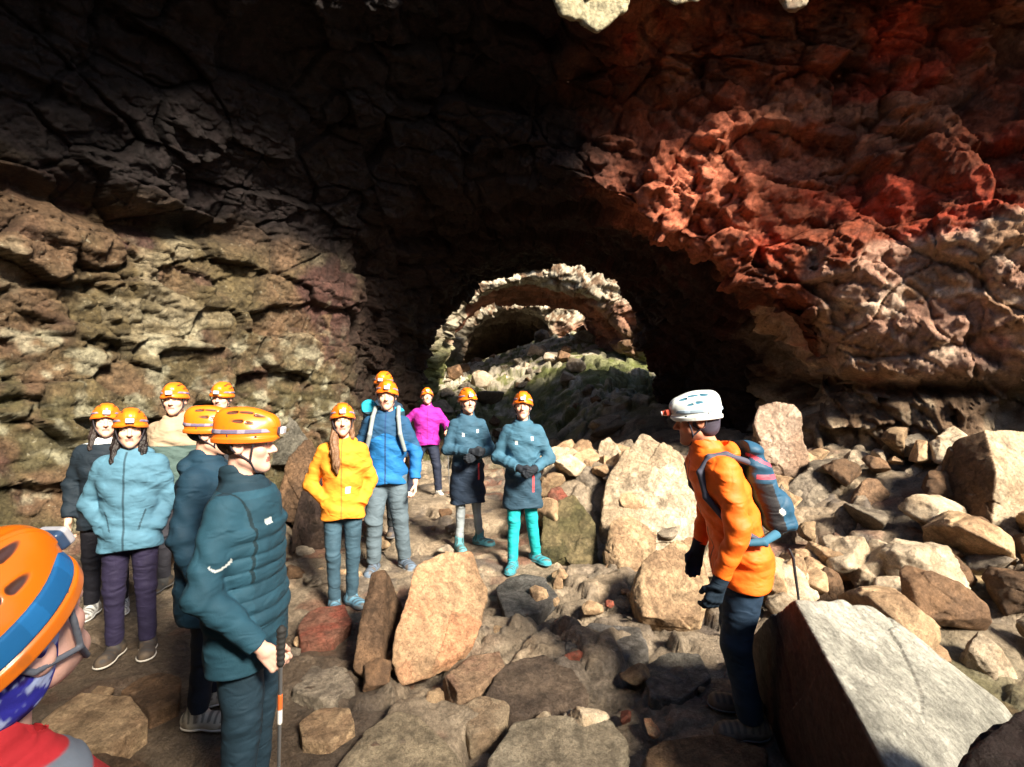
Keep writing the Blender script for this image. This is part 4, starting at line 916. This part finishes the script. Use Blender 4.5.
v, f = mesh_sdf(beanie, (-.11, -.07, -.11), (.11, .15, .13), .004); bo = mesh_obj('beanie', v, f, M_CLOTH, gd, (.05, .045, .07)); bo.matrix_local = gM
# --- guide's backpack
bp = bpy.data.objects.new('backpack', None); COL.objects.link(bp); tag(bp, 'teal and black hiking backpack with pink trim on the guide\'s back', 'backpack')
bp.location = gd.location + Vector((0, 0, 0)); bp.rotation_euler = gd.rotation_euler
lw = lambda p: p + np.stack([np.zeros(len(p)), .32 * np.clip(p[:, 2] / gs - .95, 0, .8), np.zeros(len(p))], 1)
def pk(q):
    p = lw(q); d = rbox(p, (0, .205, 1.25), (.122, .075, .205), .070); d = smin(d, rbox(p, (0, .270, 1.17), (.10, .040, .11), .038), .02)
    return smin(d, ell(p, (0, .20, 1.475), (.12, .085, .05)), .03) - .004 * fold(p, .7, 2)
def pkc(v):
    p = lw(v); c_ = np.tile(np.array([.012, .065, .13]), (len(v), 1)); c_[(np.abs(p[:, 0]) > .098) & (p[:, 2] < 1.31) & (p[:, 1] < .235)] = (.012, .012, .016)
    c_[(np.abs(p[:, 2] - 1.345) < .009) & (p[:, 1] > .17)] = (.55, .06, .10); c_[(np.abs(p[:, 2] - 1.44 + .5 * (p[:, 1] - .2)) < .010) & (np.abs(p[:, 0]) > .05)] = (.5, .07, .12)
    c_[(np.linalg.norm(p - np.array([.13, .24, 1.17]), axis=1) < .022)] = (.6, .6, .58); return c_
mk('pack_body', pk, (-.2, .0, .85), (.2, .42, 1.6), .0055, M_SHELL, bp, pkc, .007)
for sd in (-1, 1):
    def strap(q, sd=sd):
        p = lw(q); pts = [(sd * .10, .15, 1.42), (sd * .12, .06, 1.455), (sd * .125, -.03, 1.44), (sd * .135, -.105, 1.36), (sd * .15, -.118, 1.24), (sd * .195, -.06, 1.12), (sd * .19, .08, 1.03)]
        d = None
        for a, b in zip(pts[:-1], pts[1:]):
            x_ = rc(p, a, b, .019, .017); d = x_ if d is None else smin(d, x_, .01)
        return d
    mk('shoulder_strap', strap, (-.28, -.45, .95), (.28, .25, 1.62), .006, M_STRAP, bp, (.06, .065, .10))
def belt(q):
    p = lw(q); d = None; pts = [(.12, .17, 1.06), (.21, .07, 1.045), (.22, -.01, 1.04)]
    for a, b in zip(pts[:-1], pts[1:]):
        x_ = rc(p, a, b, .020, .016); d = x_ if d is None else smin(d, x_, .01)
    return d
mk('hip_belt', belt, (.05, -.2, .92), (.28, .26, 1.12), .005, M_STRAP, bp, (.03, .12, .2))
mk('hanging_strap', lambda q: rc(lw(q), (.11, .21, .98), (.13, .24, .68), .008, .006), (.05, .1, .6), (.2, .35, 1.05), .005, M_STRAP, bp, (.02, .02, .025))
# --- man in front, quilted vest
def vest_col(p, J):
    c_ = np.tile(np.array([.018, .068, .105]), (len(p), 1))
    v_ = (np.abs(p[:, 0]) < .165 + .01 * np.sin(p[:, 2] * 9)) & (p[:, 2] < 1.44); c_[v_] = (.015, .055, .085)
    c_[p[:, 2] > 1.47] = (.012, .035, .055); c_[(np.abs(np.abs(p[:, 0]) - .168) < .006) & (p[:, 2] > 1.1)] = (.008, .025, .035)
    lg = (np.abs(((p[:, 1] + .005) ** 2 * 30) + (1.20 - p[:, 2]) ) < .005) & (np.abs(p[:, 1] + .005) < .028) & (p[:, 0] < -.2); c_[lg] = (.65, .7, .7)
    lb = (np.abs(p[:, 0] + .09) < .022) & (np.abs(p[:, 2] - 1.34) < .012) & (p[:, 1] < -.07); c_[lb] = (.5, .55, .55)
    return c_
person(-1.13, 2.05, 97, 1.71, 'man in front in a quilted teal vest, facing right in profile', (.018, .068, .105), (.014, .035, .055), G,
    jacket_col=vest_col, arms={'R': ((-.28, .06, 1.11), (-.235, -.135, .88)), 'L': ((.25, .04, 1.12), (.235, .0, .87))}, palm={'R': (.9, .1, -.2), 'L': (-.9, .1, -.2)}, curl=1.15,
    hem=.74, loose=.026, head=(4, 3), quilt=True, near=True, res=.0048, hood=False, skin=(.80, .48, .38), hair=SHORT, hairc=(.16, .09, .05), fat=1.16, shoe=(.03, .03, .03), legw=1.15, lean=-.02, zf=.0)
pole(0, -.905, 1.85, .87, .0, .012, .008, 'trekking pole with orange and white band held by the man in front', col=(.75, .16, .04))
# --- left edge person
def buff(q):
    d = ell(q, (0, .02, .015), (.088, .108, .085)); d = smin(d, ell(q, (0, .04, -.045), (.078, .075, .06)), .03); return smax(d, -(q[:, 1] + .030 + .30 * q[:, 2]), .008) - .002 * fold(q * 3, 1, 1)
def red_col(p, J):
    c_ = np.tile(np.array([.62, .035, .045]), (len(p), 1)); c_[(p[:, 2] > 1.475)] = (.62, .035, .045); c_ = mix(c_, np.array([.22, .26, .31]), sstep(.006, .002, np.abs(p[:, 2] - 1.475 - .1 * p[:, 1]) - .014)); return c_
lp, ls, lhp, lR, lM, lJ = person(-.700, .64, 174, 1.63, 'person at the left edge, red jacket, orange helmet with wide bright blue strap', (.62, .035, .045), (.03, .03, .04), G,
    jacket_col=red_col, helm='banded', near=True, res=.0042, head=(0, -24), skin=(.78, .46, .37), hood=False, hem=.8, zf=-.02)
v, f = mesh_sdf(buff, (-.12, -.08, -.12), (.12, .16, .12), .003)
n_ = fbm(v * 55, 3, 3); cc = mix(np.array([.03, .03, .35]), np.array([.45, .55, .85]), sstep(.05, .25, n_)); cc = mix(cc, np.array([.02, .01, .12]), sstep(.1, .3, fbm(v * 40 + 9, 3, 4)))
bo = mesh_obj('buff', v, f, M_CLOTH, lp, cc); bo.matrix_local = lM
# --- hooded navy jacket behind the man in front
person(-1.68, 2.66, 100, 1.68, 'person in navy hooded jacket, mostly hidden behind the man in the quilted vest', (.008, .034, .062), (.008, .012, .022), G,
    loose=.035, hem=.62, head=(8, 4), res=.006, shoe=(.42, .38, .30), sole=(.5, .46, .4), hairc=(.02, .015, .012), hair=SHORT, fat=1.05)
BO, = [None]
def bundle(q): return ell(q, (0, .06, -.085), (.105, .075, .062)) - .006 * fold(q * 1.6, 1, 2)
# --- blue jacket woman
hair5 = long_hair([[((-.07, .02, -.05), .03), ((-.085, -.02, -.13), .028), ((-.10, -.06, -.22), .018)], [((.07, .02, -.05), .03), ((.075, -.04, -.14), .026), ((.06, -.09, -.24), .016)]])
person(-2.62, 3.30, 22, 1.66, 'woman in light blue jacket, hands in pockets, dark purple trousers', (.075, .185, .27), (.020, .016, .045), G,
    arms={'R': POCK(-1), 'L': ((.225, .05, 1.12), (.16, -.04, .93))}, hands_out=(), hem=.80, loose=.028, head=(14, 2), res=.006, hair=(hair5, (-.17, -.16, -.28), (.15, .16, .14)), hairc=(.012, .008, .008), shoe=(.05, .04, .035), sole=(.5, .47, .42), skin=(.76, .46, .34), fat=1.05)
# --- black jacket, white collar
person(-3.28, 3.88, 28, 1.66, 'woman in black jacket with pale collar, left of the light blue jacket', (.008, .014, .022), (.010, .010, .016), G,
    jacket_col=lambda p, J: mix(np.array([.008, .016, .026]), np.array([.55, .58, .60]), (p[:, 2] > 1.475) * 1.0), hood=False, hem=.76, loose=.03, head=(12, 0), res=.0065, hair=(hair5, (-.17, -.16, -.28), (.15, .16, .14)), hairc=(.02, .012, .01), shoe=(.6, .6, .58), sole=(.6, .6, .58), skin=(.76, .46, .34))
# --- tan fleece
person(-3.05, 4.35, 10, 1.82, 'man in tan fleece with grey green lower half, back row by the left wall', (.3, .23, .16), (.03, .03, .04), G,
    jacket_col=lambda p, J: mix(np.array([.34, .26, .18]), np.array([.06, .10, .095]), (p[:, 2] < 1.27) * 1.0), hood=False, hem=.80, loose=.03, head=(8, 0), res=.0065, hair=SHORT, hairc=(.02, .014, .012), skin=(.74, .44, .33), shoe=(.05, .05, .05))
# --- rearmost by the wall
person(-3.02, 5.0, 15, 1.84, 'rearmost person by the left wall, only face and helmet showing above the others', (.03, .03, .035), (.03, .03, .04), G, head=(-5, 2), res=.0068, hair=SHORT, hairc=(.02, .014, .012), skin=(.74, .44, .33))
# --- yellow woman
hair9 = long_hair([[((-.06, .02, -.06), .034), ((-.070, -.05, -.14), .034), ((-.062, -.11, -.25), .036), ((-.05, -.13, -.36), .030), ((-.045, -.13, -.43), .012)], [((.07, .02, -.05), .028), ((.08, .00, -.14), .022)]])
yw, ys_, yhp, yR, yM, yJ = person(-1.40, 3.97, 14, 1.68, 'woman in mustard yellow jacket with long brown ponytail over one shoulder', (.74, .26, .022), (.035, .075, .11), G,
    arms={'R': ((-.275, .04, 1.11), (-.135, -.075, .98)), 'L': ((.235, .055, 1.12), (.16, -.05, .94))}, hands_out=(), hem=.82, loose=.022, head=(6, -2), res=.006, hair=(hair9, (-.14, -.20, -.47), (.14, .16, .14)), hairc=(.16, .085, .045),
    shoe=(.10, .22, .32), sole=(.03, .03, .035), legs={'R': ((-.075, -.04, .50), (-.07, .02, .09), 12), 'L': ((.085, .0, .50), (.07, .09, .09), 38)}, legw=.92,
    jacket_col=lambda p, J: (lambda c_: (c_.__setitem__((np.abs(p[:, 0] - .055) < .02) & (np.abs(p[:, 2] - 1.08) < .03) & (p[:, 1] < -.1), (.75, .7, .6)), c_)[1])(mix(np.array([.74, .26, .022]), np.array([.35, .15, .02]), ((np.abs(p[:, 0]) < .006) & (p[:, 1] < 0)) * 1.0)))
# --- blue man
def blue_col(p, J):
    yoke = (p[:, 2] > 1.33 - .10 * np.abs(p[:, 0]) / .2) ; c_ = mix(np.array([.012, .13, .36]), np.array([.014, .065, .15]), yoke * 1.0)
    c_[(np.abs(p[:, 0]) < .007) & (p[:, 1] < 0)] = (.01, .04, .12); return c_
bl, bs_, bhp, bR, bM, bJ = person(-1.23, 4.72, 8, 1.84, 'tall man in bright blue jacket and grey trousers next to the woman in yellow', (.012, .17, .5), (.085, .12, .15), G,
    jacket_col=blue_col, arms={'R': ((-.27, .03, 1.12), (-.24, -.06, .88)), 'L': ((.27, .02, 1.12), (.27, -.08, .88))}, hem=.84, loose=.03, head=(4, 0), res=.0065, hair=SHORT, hairc=(.08, .05, .03),
    shoe=(.10, .14, .2), sole=(.2, .22, .24), legs={'R': ((-.11, -.06, .50), (-.12, -.02, .09), -8), 'L': ((.12, .0, .50), (.16, .08, .09), 30)}, legw=1.2, zf=None)
b2 = bpy.data.objects.new('backpack', None); COL.objects.link(b2); tag(b2, 'cyan blue backpack worn by the tall man in bright blue', 'backpack'); b2.location = bl.location; b2.rotation_euler = bl.rotation_euler
mk('pack_body', lambda q: smin(rbox(q, (0, .235, 1.34), (.15, .09, .26), .07), ell(q, (-.19, .14, 1.60), (.085, .075, .085)), .02) - .004 * fold(q, .7, 1), (-.27, .08, 1.0), (.22, .38, 1.78), .008, M_SHELL, b2,
   lambda v: mix(np.array([.015, .05, .08]), np.array([.02, .42, .62]), (v[:, 2] > 1.56) * 1.0))
for sd in (-1, 1):
    def st2(q, sd=sd):
        pts = [(sd * .10, .15, 1.60), (sd * .11, .02, 1.60), (sd * .12, -.11, 1.52), (sd * .14, -.16, 1.36), (sd * .18, -.12, 1.2)]; d = None
        for a, b in zip(pts[:-1], pts[1:]):
            x_ = rc(q, a, b, .022, .020); d = x_ if d is None else smin(d, x_, .01)
        return d
    mk('shoulder_strap', st2, (-.26, -.24, 1.12), (.26, .24, 1.68), .008, M_STRAP, b2, (.22, .26, .27))
person(-1.47, 5.50, -4, 1.83, 'person almost wholly hidden behind the tall man in blue, only helmet and shoulder visible', (.012, .03, .06), (.02, .025, .03), G, head=(4, 0), res=.0075, hair=SHORT, hairc=(.03, .02, .015), zf=.12, legw=1.1)
# --- purple
person(-1.40, 7.9, 12, 1.74, 'person in bright magenta purple jacket leaning on a walking pole with legs apart', (.38, .022, .31), (.016, .022, .045), G,
    arms={'R': ((-.38, .05, 1.22), (-.33, -.10, 1.02)), 'L': ((.34, -.02, 1.17), (.33, -.22, 1.10))}, hem=.86, loose=.03, head=(4, -12), lean=.10, res=.0075, curl=1.2, shoe=(.6, .6, .58), sole=(.6, .6, .58), hair=SHORT, hairc=(.02, .015, .012),
    fat=1.15, legs={'R': ((-.20, -.02, .50), (-.30, .0, .09), -25), 'L': ((.16, -.05, .50), (.19, -.04, .09), 14)}, legw=1.15, zf=None)
pole(0, -.99, 7.66, 1.12, gz(-.99, 7.66), -.06, .05, 'thin walking pole held by the person in purple')
# --- two people in long coats
def coat_col(top, low, zt=1.0):
    def fn(p, J):
        c_ = mix(np.array(top), np.array(low), sstep(zt + .06, zt - .06, p[:, 2])); c_[(np.abs(p[:, 0] - .10) < .010) & (p[:, 2] < .98) & (p[:, 2] > .80) & (p[:, 1] < 0)] = (.62, .06, .07)
        for lx, lz in ((.09, 1.34), (-.07, 1.30)): c_[(np.abs(p[:, 0] - lx) < .014) & (np.abs(p[:, 2] - lz) < .02) & (p[:, 1] < -.05)] = (.55, .6, .62)
        return c_
    return fn
person(-.50, 5.42, 16, 1.78, 'person in long navy coat with folded arms and light grey trousers', (.02, .055, .09), (.26, .30, .33), G,
    jacket_col=coat_col((.030, .085, .14), (.014, .026, .05)), arms={'R': ((-.24, -.03, 1.13), (-.02, -.235, 1.13)), 'L': ((.25, -.05, 1.12), (.06, -.22, 1.08))}, palm={'R': (.1, 1, 0), 'L': (.1, 1, 0)}, glove=(.012, .016, .024),
    hem=.53, loose=.022, flare=.12, head=(6, -3), res=.0068, hair=SHORT, hairc=(.25, .17, .10), shoe=(.10, .32, .38), sole=(.08, .2, .24), legw=.82, curl=.9,
    legs={'R': ((-.085, -.03, .50), (-.10, -.02, .09), 4), 'L': ((.10, .02, .50), (.16, .10, .09), 48)})
person(.11, 4.94, 2, 1.76, 'person in long teal navy coat with gloved hands clasped, bright turquoise trousers', (.02, .055, .09), (.01, .34, .37), G,
    jacket_col=coat_col((.040, .115, .18), (.022, .055, .09)), arms={'R': ((-.27, -.01, 1.13), (-.06, -.22, 1.06)), 'L': ((.28, -.01, 1.12), (.11, -.21, 1.05))}, palm={'R': (.1, 1, 0), 'L': (.1, 1, 0)}, glove=(.012, .016, .024),
    hem=.62, loose=.026, flare=.10, head=(-4, -2), res=.0066, hair=SHORT, hairc=(.20, .13, .08), shoe=(.03, .28, .36), sole=(.06, .2, .25), legw=.98, curl=.9,
    legs={'R': ((-.095, -.06, .48), (-.11, -.10, .09), -14), 'L': ((.09, .02, .50), (.15, .10, .09), 42)})
print('people', round(time.time() - T0, 1))
